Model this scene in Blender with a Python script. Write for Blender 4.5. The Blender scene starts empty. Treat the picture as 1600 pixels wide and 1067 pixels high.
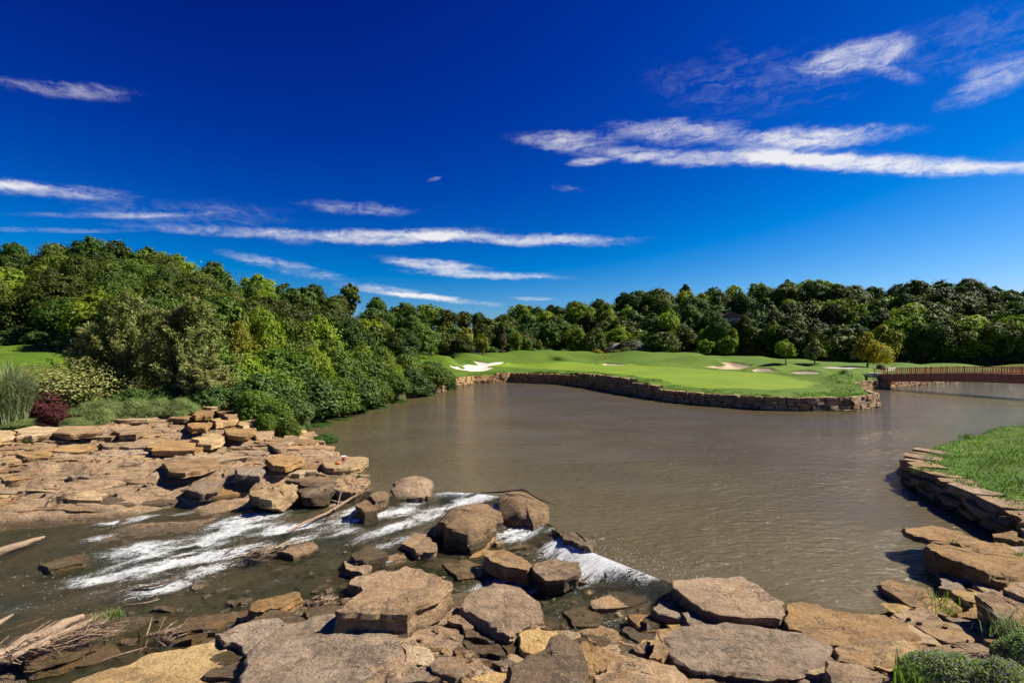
import bpy, bmesh, math, random
import numpy as np
from mathutils import Vector

random.seed(7)
RNG = np.random.default_rng(7)
SC = bpy.context.scene
COL = SC.collection
H = 7.5            # camera height above the pond, metres
HZ = 545.0         # picture row of the horizon
F = 800.0          # focal length in pixels of the 1600 px wide picture
R = math.radians

# ------------------------------------------------------------------ camera
cam = bpy.data.cameras.new('camera')
cam.sensor_width = 36.0
cam.lens = 18.0
cam.shift_y = (HZ - 533.5) / 1600.0
cam.clip_start = 0.1
cam.clip_end = 5000
camo = bpy.data.objects.new('camera', cam)
COL.objects.link(camo)
camo.location = (0, 0, H)
camo.rotation_euler = (R(90), 0, 0)
SC.camera = camo

# ------------------------------------------------------------------ light
SUN_AZ = R(79)     # clockwise from straight ahead
SUN_EL = R(44)
sun = bpy.data.lights.new('sun', 'SUN')
sun.energy = 5.0
sun.angle = R(0.53)
sun.color = (1.0, 0.93, 0.82)
suno = bpy.data.objects.new('sun', sun)
COL.objects.link(suno)
sd_ = Vector((math.sin(SUN_AZ) * math.cos(SUN_EL), math.cos(SUN_AZ) * math.cos(SUN_EL), math.sin(SUN_EL)))
suno.rotation_euler = sd_.to_track_quat('Z', 'Y').to_euler()
suno.location = (60, 40, 60)

SC.view_settings.view_transform = 'Standard'
SC.view_settings.look = 'None'
SC.view_settings.gamma = 1.0
SC.view_settings.exposure = 1.0
SC.view_settings.use_curve_mapping = False
SC.cycles.max_bounces = 6
SC.cycles.diffuse_bounces = 2
SC.cycles.glossy_bounces = 3
SC.cycles.transmission_bounces = 3
SC.cycles.transparent_max_bounces = 6
SC.cycles.sample_clamp_indirect = 4.0
SC.cycles.caustics_reflective = False
SC.cycles.caustics_refractive = False

# ------------------------------------------------------------------ world
world = bpy.data.worlds.new('World')
SC.world = world
world.use_nodes = True
world.cycles.sampling_method = 'NONE'
NT = world.node_tree
NT.nodes.clear()


class NB:
    """short hand for building node trees"""
    def __init__(s, nt):
        s.nt = nt

    def n(s, t, **kw):
        nd = s.nt.nodes.new(t)
        for k, v in kw.items():
            setattr(nd, k, v)
        return nd

    def put(s, sock, v):
        if hasattr(v, 'is_linked') or isinstance(v, bpy.types.NodeSocket):
            s.nt.links.new(v, sock)
        elif v is not None:
            sock.default_value = v

    def m(s, op, a, b=None, c=None, clamp=False):
        nd = s.n('ShaderNodeMath', operation=op, use_clamp=clamp)
        s.put(nd.inputs[0], a)
        if b is not None: s.put(nd.inputs[1], b)
        if c is not None: s.put(nd.inputs[2], c)
        return nd.outputs[0]

    def mr(s, v, a, b, c=0.0, d=1.0, smooth=True):
        nd = s.n('ShaderNodeMapRange', interpolation_type='SMOOTHSTEP' if smooth else 'LINEAR')
        s.put(nd.inputs[0], v); s.put(nd.inputs[1], a); s.put(nd.inputs[2], b); s.put(nd.inputs[3], c); s.put(nd.inputs[4], d)
        return nd.outputs[0]

    def mix(s, f, a, b, blend='MIX'):
        nd = s.n('ShaderNodeMix', data_type='RGBA', blend_type=blend)
        nd.clamp_factor = True
        s.put(nd.inputs[0], f)
        for i, v in ((6, a), (7, b)):
            if isinstance(v, tuple) and len(v) == 3: v = v + (1,)
            s.put(nd.inputs[i], v)
        return nd.outputs[2]

    def noise(s, vec, scale, detail=4.0, rough=0.55, dist=0.0):
        nd = s.n('ShaderNodeTexNoise')
        if vec is not None: s.put(nd.inputs['Vector'], vec)
        nd.inputs['Scale'].default_value = scale
        nd.inputs['Detail'].default_value = detail
        nd.inputs['Roughness'].default_value = rough
        nd.inputs['Distortion'].default_value = dist
        return nd.outputs[0]

    def xyz(s, x, y, z=0.0):
        nd = s.n('ShaderNodeCombineXYZ')
        s.put(nd.inputs[0], x); s.put(nd.inputs[1], y); s.put(nd.inputs[2], z)
        return nd.outputs[0]

    def mapv(s, vec, scale=(1, 1, 1), rot=(0, 0, 0)):
        nd = s.n('ShaderNodeMapping')
        s.put(nd.inputs[0], vec)
        nd.inputs['Scale'].default_value = scale
        nd.inputs['Rotation'].default_value = rot
        return nd.outputs[0]

    def bump(s, h, strength, dist, normal=None):
        nd = s.n('ShaderNodeBump')
        s.put(nd.inputs['Height'], h)
        nd.inputs['Strength'].default_value = strength
        nd.inputs['Distance'].default_value = dist
        if normal is not None: s.put(nd.inputs['Normal'], normal)
        return nd.outputs[0]


def azel(px, py):
    x = (px - 800) / F
    z = (HZ - py) / F
    return math.atan2(x, 1.0), math.atan2(z, math.hypot(x, 1.0))


W = NB(NT)
wout = W.n('ShaderNodeOutputWorld')
bg = W.n('ShaderNodeBackground')
bg.inputs[1].default_value = 0.10
NT.links.new(bg.outputs[0], wout.inputs[0])
sky = W.n('ShaderNodeTexSky', sky_type='NISHITA')
sky.sun_disc = False
sky.sun_elevation = SUN_EL
sky.sun_rotation = SUN_AZ
sky.altitude = 300
sky.air_density = 1.0
sky.dust_density = 0.35
sky.ozone_density = 3.0
# a polarised, contrasty sky: each channel of the physical sky raised to its own power
sp_ = W.n('ShaderNodeSeparateColor')
NT.links.new(sky.outputs[0], sp_.inputs[0])
cb_ = W.n('ShaderNodeCombineColor')
for k_, (co_, pw_, soft) in enumerate(((0.0185, 2.35, 0.06), (0.0212, 2.84, 0.155), (0.178, 1.70, 0.05))):
    v_ = W.m('MULTIPLY', W.m('POWER', sp_.outputs[k_], pw_), co_)
    v_ = W.m('DIVIDE', v_, W.m('ADD', W.m('MULTIPLY', v_, soft), 1.0))
    if k_ == 0: v_ = W.m('MULTIPLY', W.m('MAXIMUM', W.m('SUBTRACT', v_, 0.19), 0.0), 2.2)
    NT.links.new(v_, cb_.inputs[k_])
skycol = cb_.outputs[0]

tc = W.n('ShaderNodeTexCoord')
sep = W.n('ShaderNodeSeparateXYZ')
NT.links.new(tc.outputs['Generated'], sep.inputs[0])
az = W.m('ARCTAN2', sep.outputs[0], sep.outputs[1])
el = W.m('ARCSINE', sep.outputs[2])
dirv = W.xyz(az, el, 0.0)
warp1 = W.m('SUBTRACT', W.noise(W.mapv(dirv, (7, 16, 1)), 1.0, 5.0, 0.6), 0.5)
warp2 = W.m('SUBTRACT', W.noise(W.mapv(dirv, (40, 60, 1)), 1.0, 4.0, 0.6), 0.5)
wv_ = W.xyz(W.m('ADD', az, W.m('MULTIPLY', warp1, 0.05)), W.m('ADD', el, W.m('MULTIPLY', warp2, 0.02)), 0.0)
fib = W.noise(W.mapv(wv_, (24, 34, 1), (0, 0, R(25))), 1.0, 9.0, 0.70, 1.2)      # cross striations
fib2 = W.noise(W.mapv(wv_, (12, 60, 1), (0, 0, R(-9))), 1.0, 9.0, 0.66, 0.9)        # long fibres
tex = W.m('ADD', W.m('MULTIPLY', fib, 0.42), W.m('MULTIPLY', fib2, 0.58))
# cirrus streaks: ends in picture pixels turned into sky directions, half width, strength, softness
STREAKS = [
    ((-60, 290), (200, 304), 17, 0.75), ((-200, 275), (60, 291), 16, 0.7), ((40, 336), (340, 332), 7, 0.45), ((-40, 358), (210, 361), 6, 0.4),
    ((205, 352), (500, 367), 13, 0.75), ((430, 370), (760, 362), 18, 1.0), ((640, 368), (990, 374), 14, 1.0),
    ((470, 318), (640, 330), 14, 0.55), ((595, 404), (760, 420), 13, 1.0), ((640, 424), (880, 434), 10, 1.0),
    ((330, 392), (540, 436), 15, 0.75), ((530, 444), (700, 466), 11, 0.8), ((600, 458), (790, 477), 8, 0.9),
    ((-30, 124), (215, 150), 17, 0.55), ((800, 214), (960, 222), 18, 0.85), ((900, 236), (1330, 242), 17, 1.0),
    ((1180, 245), (1660, 264), 20, 1.25), ((950, 208), (1160, 200), 26, 0.85), ((1120, 222), (1420, 204), 24, 1.15),
    ((885, 254), (950, 250), 9, 0.9), ((1250, 97), (1425, 78), 34, 0.85), ((1470, 158), (1640, 86), 34, 0.7),
    ((1360, 110), (1440, 128), 14, 0.5), ((1020, 130), (1400, 100), 60, 0.22), ((1380, 90), (1700, 20), 60, 0.22),
    ((798, 465), (870, 468), 5, 0.8), ((668, 283), (690, 277), 5, 0.6), ((860, 292), (910, 298), 7, 0.3),
    ((120, 318), (460, 340), 26, 0.3), ((1600, 262), (2100, 300), 30, 1.0), ((-500, 300), (-180, 270), 25, 0.7),
]
total = None
for (p, q, hw, st) in STREAKS:
    a0, e0 = azel(*p); a1, e1 = azel(*q)
    ca, ce = (a0 + a1) / 2, (e0 + e1) / 2
    L = math.hypot(a1 - a0, e1 - e0) / 2 * 1.08
    th = math.atan2(e1 - e0, a1 - a0)
    wv = hw / F * math.cos(ca) * 0.72
    da = W.m('SUBTRACT', az, ca); de = W.m('SUBTRACT', el, ce)
    u = W.m('DIVIDE', W.m('ADD', W.m('MULTIPLY', da, math.cos(th)), W.m('MULTIPLY', de, math.sin(th))), L)
    v = W.m('DIVIDE', W.m('ADD', W.m('MULTIPLY', da, -math.sin(th)), W.m('MULTIPLY', de, math.cos(th))), wv)
    v = W.m('ADD', v, W.m('ADD', W.m('MULTIPLY', warp1, 1.9), W.m('MULTIPLY', warp2, 0.5)))
    d2 = W.m('ADD', W.m('MULTIPLY', u, u), W.m('MULTIPLY', v, v))
    mk = W.m('POWER', W.mr(d2, 1.6, 0.0, 0.0, 1.0), 1.35)
    al = W.m('MULTIPLY', mk, st * 0.86)
    total = al if total is None else W.m('ADD', total, al)
alpha = W.m('MULTIPLY', total, W.mr(W.m('ADD', tex, W.m('MULTIPLY', total, 0.18)), 0.44, 0.82, 0.0, 0.92))
alpha = W.m('MINIMUM', alpha, 0.88)
cl = W.mix(alpha, skycol, (4.75, 4.7, 4.65))
NT.links.new(cl, bg.inputs[0])

# ------------------------------------------------------------------ maths helpers


def at(px, py, z=0.0):
    Y = (H - z) * F / (py - HZ)
    return np.array([(px - 800) / F * Y, Y, z])


def atd(px, py, Y):
    return np.array([(px - 800) / F * Y, Y, H - (py - HZ) * Y / F])


def sstep(a, b, x):
    t = np.clip((x - a) / (b - a), 0, 1)
    return t * t * (3 - 2 * t)


def hash3(i, j, k):
    h = (i * 374761393 + j * 668265263 + k * 2147483647 + 1013904223) & 0xFFFFFFFF
    h = ((h ^ (h >> 13)) * 1274126177) & 0xFFFFFFFF
    h = h ^ (h >> 16)
    return (h & 0xFFFF) / 65535.0


def vnoise(p):
    p = np.asarray(p, dtype=np.float64)
    f = np.floor(p)
    i = f.astype(np.int64)
    t = p - f
    t = t * t * (3 - 2 * t)
    out = 0
    for a in (0, 1):
        wa = t[:, 0] if a else 1 - t[:, 0]
        for b in (0, 1):
            wb = t[:, 1] if b else 1 - t[:, 1]
            for c in (0, 1):
                wc = t[:, 2] if c else 1 - t[:, 2]
                out = out + wa * wb * wc * hash3(i[:, 0] + a, i[:, 1] + b, i[:, 2] + c)
    return out * 2 - 1


def fbm(p, octs=4, gain=0.5):
    p = np.asarray(p, dtype=np.float64).copy()
    s = 0; a = 1.0; n = 0
    for _ in range(octs):
        s = s + a * vnoise(p); n += a
        a *= gain
        p = p * 2.03 + 17.3
    return s / n


def fbm2(x, y, scale, octs=4, seed=0.0):
    x = np.asarray(x, float); y = np.asarray(y, float)
    return fbm(np.stack([x.ravel() * scale, y.ravel() * scale, np.full(x.size, seed + 0.37)], 1), octs).reshape(x.shape)


def poly_sd(x, y, poly):
    """signed distance, negative inside"""
    x = np.asarray(x, float); y = np.asarray(y, float)
    d = np.full(x.shape, 1e18); ins = np.zeros(x.shape, bool)
    n = len(poly)
    for i in range(n):
        ax, ay = poly[i][0], poly[i][1]; bx, by = poly[(i + 1) % n][0], poly[(i + 1) % n][1]
        ex, ey = bx - ax, by - ay
        t = np.clip(((x - ax) * ex + (y - ay) * ey) / (ex * ex + ey * ey + 1e-12), 0, 1)
        d = np.minimum(d, (x - ax - t * ex) ** 2 + (y - ay - t * ey) ** 2)
        c = ((ay > y) != (by > y))
        if abs(ey) > 1e-12:
            ins ^= c & (x < ax + (y - ay) * ex / ey)
    d = np.sqrt(d)
    return np.where(ins, -d, d)


# ------------------------------------------------------------------ object helpers
def mesh_obj(name, verts, faces, mat, parent=None, smooth=True, sharp=None, attrs=None):
    me = bpy.data.meshes.new(name)
    if isinstance(verts, np.ndarray) and isinstance(faces, np.ndarray):
        nv, nf, k = len(verts), len(faces), faces.shape[1]
        me.vertices.add(nv)
        me.vertices.foreach_set('co', verts.astype(np.float32).ravel())
        me.loops.add(nf * k)
        me.loops.foreach_set('vertex_index', faces.astype(np.int32).ravel())
        me.polygons.add(nf)
        me.polygons.foreach_set('loop_start', np.arange(0, nf * k, k, dtype=np.int32))
        me.update(calc_edges=True)
    else:
        me.from_pydata([tuple(map(float, v)) for v in verts], [], faces)
        me.update()
    if attrs:
        for k_, a in attrs.items():
            at_ = me.attributes.new(k_, 'FLOAT', 'POINT')
            at_.data.foreach_set('value', np.asarray(a, dtype=np.float32))
    me.polygons.foreach_set('use_smooth', np.full(len(me.polygons), smooth))
    if sharp is not None:
        me.set_sharp_from_angle(angle=R(sharp))
    if mat is not None:
        me.materials.append(mat)
    return link(name, me, parent)


def link(name, me, parent=None, loc=None, rotz=None, scale=None):
    o = bpy.data.objects.new(name, me)
    COL.objects.link(o)
    if parent is not None: o.parent = parent
    if loc is not None: o.location = loc
    if rotz is not None: o.rotation_euler = (0, 0, rotz)
    if scale is not None: o.scale = scale
    return o


def empty(name, loc, rotz=0.0):
    o = bpy.data.objects.new(name, None)
    COL.objects.link(o)
    o.empty_display_size = 0.2
    o.location = loc
    o.rotation_euler = (0, 0, rotz)
    return o


def tag(o, label=None, cat=None, group=None, kind=None):
    if label: o['label'] = label
    if cat: o['category'] = cat
    if group: o['group'] = group
    if kind: o['kind'] = kind
    return o


# ------------------------------------------------------------------ materials
def new_mat(name):
    m = bpy.data.materials.new(name)
    m.use_nodes = True
    m.node_tree.nodes.clear()
    b = NB(m.node_tree)
    out = b.n('ShaderNodeOutputMaterial')
    return m, b, out


def principled(b, out, color, rough, normal=None, spec=0.4):
    p = b.n('ShaderNodeBsdfPrincipled')
    b.put(p.inputs['Base Color'], color if not isinstance(color, tuple) else color + (1,))
    b.put(p.inputs['Roughness'], rough)
    p.inputs['Specular IOR Level'].default_value = spec
    if normal is not None: b.put(p.inputs['Normal'], normal)
    b.nt.links.new(p.outputs[0], out.inputs[0])
    return p


def mat_rock(name, light, dark, ochre, lichen=0.5, wet=0.0, ochre_amt=0.5, waterline=None):
    m, b, out = new_mat(name)
    g = b.n('ShaderNodeNewGeometry')
    pos = g.outputs['Position']
    oi = b.n('ShaderNodeObjectInfo')
    rnd = oi.outputs['Random']
    big = b.noise(pos, 0.55, 4, 0.6, 0.4)
    med = b.noise(pos, 2.6, 6, 0.65, 0.3)
    fine = b.noise(pos, 13.0, 6, 0.7)
    vfine = b.noise(pos, 34.0, 5, 0.75)
    pit = b.noise(pos, 7.0, 7, 0.8, 0.6)
    strat = b.noise(b.mapv(pos, (0.7, 0.7, 9.0), (R(4), R(3), 0)), 1.0, 5, 0.6, 0.3)
    c = b.mix(b.mr(big, 0.35, 0.65), light, dark)
    c = b.mix(b.mr(strat, 0.42, 0.62, 0.0, 0.45), c, tuple(x * 1.25 for x in light))
    om = b.m('MULTIPLY', b.mr(b.noise(pos, 1.1, 5, 0.65, 0.8), 0.52, 0.68), ochre_amt)
    c = b.mix(om, c, ochre)
    lm = b.m('MULTIPLY', b.mr(b.m('ADD', b.m('MULTIPLY', med, 0.6), b.m('MULTIPLY', fine, 0.4)), 0.48, 0.60), lichen)
    c = b.mix(lm, c, (0.100, 0.078, 0.054))
    c = b.mix(b.mr(fine, 0.58, 0.70, 0, 0.45), c, (0.50, 0.36, 0.19))
    c = b.mix(b.mr(fine, 0.42, 0.30, 0, 0.55), c, (0.07, 0.052, 0.035))
    c = b.mix(b.mr(vfine, 0.62, 0.35, 0, 0.30), c, (0.09, 0.07, 0.05))
    c = b.mix(b.mr(pit, 0.44, 0.34, 0, 0.7), c, (0.06, 0.043, 0.028))
    c = b.mix(b.mr(pit, 0.54, 0.64, 0, 0.5), c, (0.62, 0.47, 0.27))
    tint = b.mr(rnd, 0, 1, 0.78, 1.15, False)
    hs = b.n('ShaderNodeHueSaturation')
    b.put(hs.inputs['Color'], c)
    b.put(hs.inputs['Value'], tint)
    b.put(hs.inputs['Saturation'], b.mr(b.m('FRACT', b.m('MULTIPLY', rnd, 7.31)), 0, 1, 0.82, 1.08, False))
    c = hs.outputs[0]
    vor = b.n('ShaderNodeTexVoronoi', feature='DISTANCE_TO_EDGE')
    b.put(vor.inputs['Vector'], b.mix(0.75, b.mapv(pos, (0.9, 1.5, 3.0), (0, 0, R(25))), b.xyz(med, fine, big)))
    vor.inputs['Scale'].default_value = 1.1
    vor2 = b.n('ShaderNodeTexVoronoi', feature='DISTANCE_TO_EDGE')
    b.put(vor2.inputs['Vector'], b.mix(0.6, b.mapv(pos, (0.5, 1.3, 2.0), (0, 0, R(-15))), b.xyz(b.noise(pos, 1.5, 5, 0.7), fine, med)))
    vor2.inputs['Scale'].default_value = 2.3
    crack = b.m('MULTIPLY', b.mr(vor.outputs[0], 0.0, 0.024), b.mr(vor2.outputs[0], 0.0, 0.03, 0.35, 1.0))
    c = b.mix(b.mr(crack, 0, 1, 0.6, 0.0), c, (0.05, 0.038, 0.026))
    rough = 0.88
    if waterline is not None:
        sp = b.n('ShaderNodeSeparateXYZ'); b.put(sp.inputs[0], pos)
        zz = b.m('ADD', sp.outputs[2], b.m('MULTIPLY', b.m('SUBTRACT', med, 0.5), 0.5))
        wt = b.mr(zz, waterline + 0.18, waterline - 0.05)
        c = b.mix(b.m('MULTIPLY', wt, 0.72), c, (0.045, 0.038, 0.02))
        rough = b.mr(wt, 0, 1, 0.88, 0.22)
    if wet > 0:
        alg = b.mr(b.noise(pos, 1.7, 5, 0.6), 0.45, 0.62, 0, 0.6)
        c = b.mix(wet, c, b.mix(alg, (0.06, 0.047, 0.026), (0.042, 0.05, 0.014)))
        rough = 0.2
    hgt = b.m('ADD', b.m('MULTIPLY', med, 0.9), b.m('ADD', b.m('MULTIPLY', fine, 0.50), b.m('ADD', b.m('MULTIPLY', strat, 0.5), b.m('ADD', b.m('MULTIPLY', vfine, 0.22), b.m('MULTIPLY', pit, 0.55)))))
    hgt = b.m('ADD', hgt, b.m('MULTIPLY', crack, 0.16))
    nrm = b.bump(hgt, 1.0, 0.24)
    principled(b, out, c, rough, nrm, 0.3)
    return m


M = {}
M['rock'] = mat_rock('sandstone', (0.544, 0.334, 0.141), (0.391, 0.231, 0.098), (0.544, 0.244, 0.051), 0.5, 0, 0.6, waterline=0.02)
M['rock_low'] = mat_rock('sandstone by the stream', (0.527, 0.318, 0.134), (0.373, 0.221, 0.092), (0.544, 0.244, 0.051), 0.45, 0, 0.6, waterline=-0.85)
M['rock_grey'] = mat_rock('grey sandstone', (0.517, 0.356, 0.206), (0.378, 0.255, 0.143), (0.481, 0.261, 0.085), 0.6, 0, 0.4, waterline=-0.3)
M['rock_cream'] = mat_rock('cream sandstone', (0.720, 0.497, 0.219), (0.563, 0.350, 0.147), (0.653, 0.327, 0.078), 0.25, 0, 0.45, waterline=-0.9)
M['rock_ochre'] = mat_rock('ochre sandstone', (0.540, 0.334, 0.147), (0.408, 0.243, 0.103), (0.576, 0.284, 0.066), 0.35, 0, 0.7, waterline=0.0)
M['rock_dark'] = mat_rock('dark weathered boulder', (0.337, 0.209, 0.092), (0.218, 0.135, 0.065), (0.399, 0.195, 0.051), 0.5, 0, 0.5, waterline=-0.25)
M['rock_wet'] = mat_rock('wet stream rock', (0.473, 0.295, 0.130), (0.273, 0.163, 0.072), (0.508, 0.229, 0.051), 0.5, 0.62, 0.5)
M['wall'] = mat_rock('wall stone', (0.544, 0.350, 0.167), (0.345, 0.221, 0.103), (0.544, 0.261, 0.072), 0.5, 0, 0.6, waterline=0.0)


def mat_leaf(name, ca, cb, trans=0.35, var=0.25):
    m, b, out = new_mat(name)
    a = b.n('ShaderNodeAttribute', attribute_name='tint')
    oi = b.n('ShaderNodeObjectInfo')
    c = b.mix(a.outputs['Fac'], ca, cb)
    hs = b.n('ShaderNodeHueSaturation')
    b.put(hs.inputs['Color'], c)
    b.put(hs.inputs['Value'], b.mr(oi.outputs['Random'], 0, 1, 1 - var, 1 + var, False))
    b.put(hs.inputs['Hue'], b.mr(b.m('FRACT', b.m('MULTIPLY', oi.outputs['Random'], 5.7)), 0, 1, 0.5 - var * 0.10, 0.5 + var * 0.06, False))
    c = hs.outputs[0]
    d = b.n('ShaderNodeBsdfPrincipled')
    b.put(d.inputs['Base Color'], c)
    d.inputs['Roughness'].default_value = 0.6
    d.inputs['Specular IOR Level'].default_value = 0.18
    t = b.n('ShaderNodeBsdfTranslucent')
    b.put(t.inputs[0], b.mix(1.0, c, (0.95, 1.2, 0.45), 'MULTIPLY'))
    mx = b.n('ShaderNodeMixShader')
    mx.inputs[0].default_value = trans
    b.nt.links.new(d.outputs[0], mx.inputs[1]); b.nt.links.new(t.outputs[0], mx.inputs[2])
    b.nt.links.new(mx.outputs[0], out.inputs[0])
    return m


M['leaf_forest'] = mat_leaf('forest leaves', (0.018, 0.050, 0.004), (0.112, 0.168, 0.017), 0.20, 0.42)
M['leaf_bright'] = mat_leaf('bright leaves', (0.100, 0.160, 0.010), (0.290, 0.340, 0.030), 0.40, 0.15)
M['leaf_yellow'] = mat_leaf('yellow green leaves', (0.14, 0.16, 0.015), (0.28, 0.26, 0.025), 0.35, 0.1)
M['leaf_bush'] = mat_leaf('bank bush leaves', (0.030, 0.074, 0.006), (0.150, 0.215, 0.023), 0.22, 0.22)
M['leaf_deep'] = mat_leaf('deep green leaves', (0.021, 0.056, 0.009), (0.100, 0.165, 0.033), 0.18, 0.15)
M['leaf_juniper'] = mat_leaf('juniper sprays', (0.080, 0.105, 0.022), (0.300, 0.300, 0.100), 0.15, 0.1)
M['leaf_pale'] = mat_leaf('pale shrub leaves', (0.13, 0.145, 0.030), (0.34, 0.33, 0.11), 0.25, 0.1)
M['leaf_red'] = mat_leaf('burgundy leaves', (0.045, 0.012, 0.012), (0.12, 0.035, 0.03), 0.2, 0.1)
M['leaf_orange'] = mat_leaf('turning leaves', (0.20, 0.195, 0.020), (0.50, 0.370, 0.045), 0.5, 0.05)
M['leaf_brown'] = mat_leaf('dry brown green leaves', (0.085, 0.075, 0.028), (0.18, 0.12, 0.055), 0.2, 0.1)
M['leaf_grey'] = mat_leaf('grey green leaves', (0.10, 0.115, 0.08), (0.22, 0.23, 0.17), 0.2, 0.1)
M['leaf_mint'] = mat_leaf('catmint leaves', (0.125, 0.175, 0.045), (0.32, 0.37, 0.15), 0.35, 0.05)
M['flower'] = mat_leaf('lavender florets', (0.22, 0.20, 0.42), (0.42, 0.38, 0.62), 0.3, 0.05)
M['blade'] = mat_leaf('grass blades', (0.060, 0.125, 0.014), (0.155, 0.235, 0.040), 0.35, 0.1)
M['blade_pale'] = mat_leaf('pampas blades', (0.16, 0.21, 0.085), (0.34, 0.37, 0.20), 0.3, 0.1)


def mat_simple(name, col, rough=0.7, scale=8.0, amount=0.35, bump=0.0, stretch=(1, 1, 1), col2=None, spec=0.3):
    m, b, out = new_mat(name)
    tcn = b.n('ShaderNodeTexCoord')
    v = b.mapv(tcn.outputs['Object'], stretch)
    n = b.noise(v, scale, 5, 0.6, 0.2)
    c2 = col2 if col2 else tuple(x * (1 - amount) for x in col)
    c = b.mix(b.mr(n, 0.35, 0.65), col, c2)
    principled(b, out, c, rough, b.bump(n, bump, 0.03) if bump else None, spec)
    return m


M['bark'] = mat_simple('bark', (0.10, 0.075, 0.055), 0.9, 6, 0.5, 0.6, (1, 1, 0.2))
M['drift'] = mat_simple('driftwood', (0.36, 0.255, 0.165), 0.8, 5, 0.5, 0.8, (6, 6, 0.8), (0.17, 0.115, 0.07))
M['drift_dark'] = mat_simple('wet driftwood', (0.11, 0.065, 0.038), 0.6, 8, 0.5, 0.6, (5, 5, 1))
M['bridge'] = mat_simple('red brown bridge timber', (0.60, 0.20, 0.095), 0.65, 3, 0.45, 0.3, (1, 1, 3))
M['bridge_rail'] = mat_simple('red brown rail timber', (0.58, 0.23, 0.12), 0.6, 5, 0.35, 0.2)
M['white_plastic'] = mat_simple('white plastic', (0.78, 0.77, 0.74), 0.45, 3, 0.08)
M['orange_plastic'] = mat_simple('orange plastic', (0.75, 0.14, 0.03), 0.45, 3, 0.1)
M['red_print'] = mat_simple('red print', (0.45, 0.05, 0.05), 0.5, 3, 0.1)
M['flag'] = mat_simple('yellow flag cloth', (0.80, 0.42, 0.02), 0.7, 3, 0.1)
M['pole'] = mat_simple('pole', (0.65, 0.55, 0.2), 0.5, 3, 0.1)
M['concrete'] = mat_simple('pale concrete', (0.50, 0.46, 0.40), 0.85, 2, 0.2, 0.2)
M['house_wall'] = mat_simple('brown siding', (0.16, 0.105, 0.075), 0.8, 2, 0.25, 0.2, (0.3, 0.3, 6))
M['house_trim'] = mat_simple('pale trim', (0.62, 0.60, 0.58), 0.6, 3, 0.1)
M['house_roof'] = mat_simple('grey brown shingles', (0.20, 0.175, 0.16), 0.85, 5, 0.35, 0.4)
M['roof_tan'] = mat_simple('tan shingles', (0.36, 0.28, 0.21), 0.85, 5, 0.25, 0.4)
M['glass'] = mat_simple('window glass', (0.03, 0.04, 0.05), 0.08, 3, 0.2, 0, (1, 1, 1), None, 0.6)
M['deck'] = mat_simple('deck timber', (0.14, 0.08, 0.05), 0.75, 4, 0.35)
M['blue_paint'] = mat_simple('teal paint', (0.05, 0.16, 0.20), 0.5, 4, 0.2)


def mat_terrain():
    m, b, out = new_mat('terrain cover')
    g = b.n('ShaderNodeNewGeometry'); pos = g.outputs['Position']
    A = lambda n: b.n('ShaderNodeAttribute', attribute_name=n).outputs['Fac']
    n1 = b.noise(pos, 0.12, 4, 0.55); n2 = b.noise(pos, 1.3, 5, 0.65); n3 = b.noise(pos, 9, 4, 0.7)
    rough_c = b.mix(b.mr(n1, 0.4, 0.62), (0.066, 0.125, 0.005), (0.100, 0.160, 0.007))
    rough_c = b.mix(b.mr(n2, 0.40, 0.64, 0, 0.75), rough_c, (0.050, 0.095, 0.010))
    rough_c = b.mix(b.mr(n3, 0.55, 0.72, 0, 0.5), rough_c, (0.19, 0.22, 0.040))
    gn = A('green')
    green_c = b.mix(b.mr(n1, 0.35, 0.65), (0.150, 0.215, 0.010), (0.120, 0.190, 0.009))
    green_c = b.mix(b.mr(n3, 0.4, 0.7, 0, 0.15), green_c, (0.10, 0.15, 0.02))
    c = b.mix(b.mr(b.m('ADD', gn, b.m('MULTIPLY', b.m('SUBTRACT', n2, 0.5), 1.0)), 1.0, -1.0), rough_c, green_c)
    soil = b.mix(b.mr(n2, 0.4, 0.6), (0.05, 0.04, 0.02), (0.04, 0.055, 0.012))
    c = b.mix(A('woods'), c, soil)
    sd = b.m('ADD', A('sand'), b.m('MULTIPLY', b.m('SUBTRACT', n2, 0.5), 0.5))
    sandc = b.mix(A('sandtone'), (0.42, 0.29, 0.165), (0.56, 0.50, 0.41))
    sandc = b.mix(b.mr(n2, 0.4, 0.65, 0, 0.18), sandc, (0.45, 0.34, 0.22))
    sm = b.mr(sd, 0.12, -0.12)
    c = b.mix(sm, c, sandc)
    pm = b.mr(A('path'), 0.1, -0.1)
    c = b.mix(pm, c, (0.42, 0.38, 0.32))
    hgt = b.m('ADD', b.m('MULTIPLY', n2, 0.6), b.m('MULTIPLY', n3, 0.35))
    amp = b.m('MULTIPLY', hgt, b.mr(gn, -0.5, 1.0, 0.08, 1.0))
    amp = b.m('MULTIPLY', amp, b.mr(sm, 0, 1, 1.0, 0.15))
    principled(b, out, c, 0.85, b.bump(amp, 0.6, 0.22), 0.15)
    return m


M['terrain'] = mat_terrain()


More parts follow.
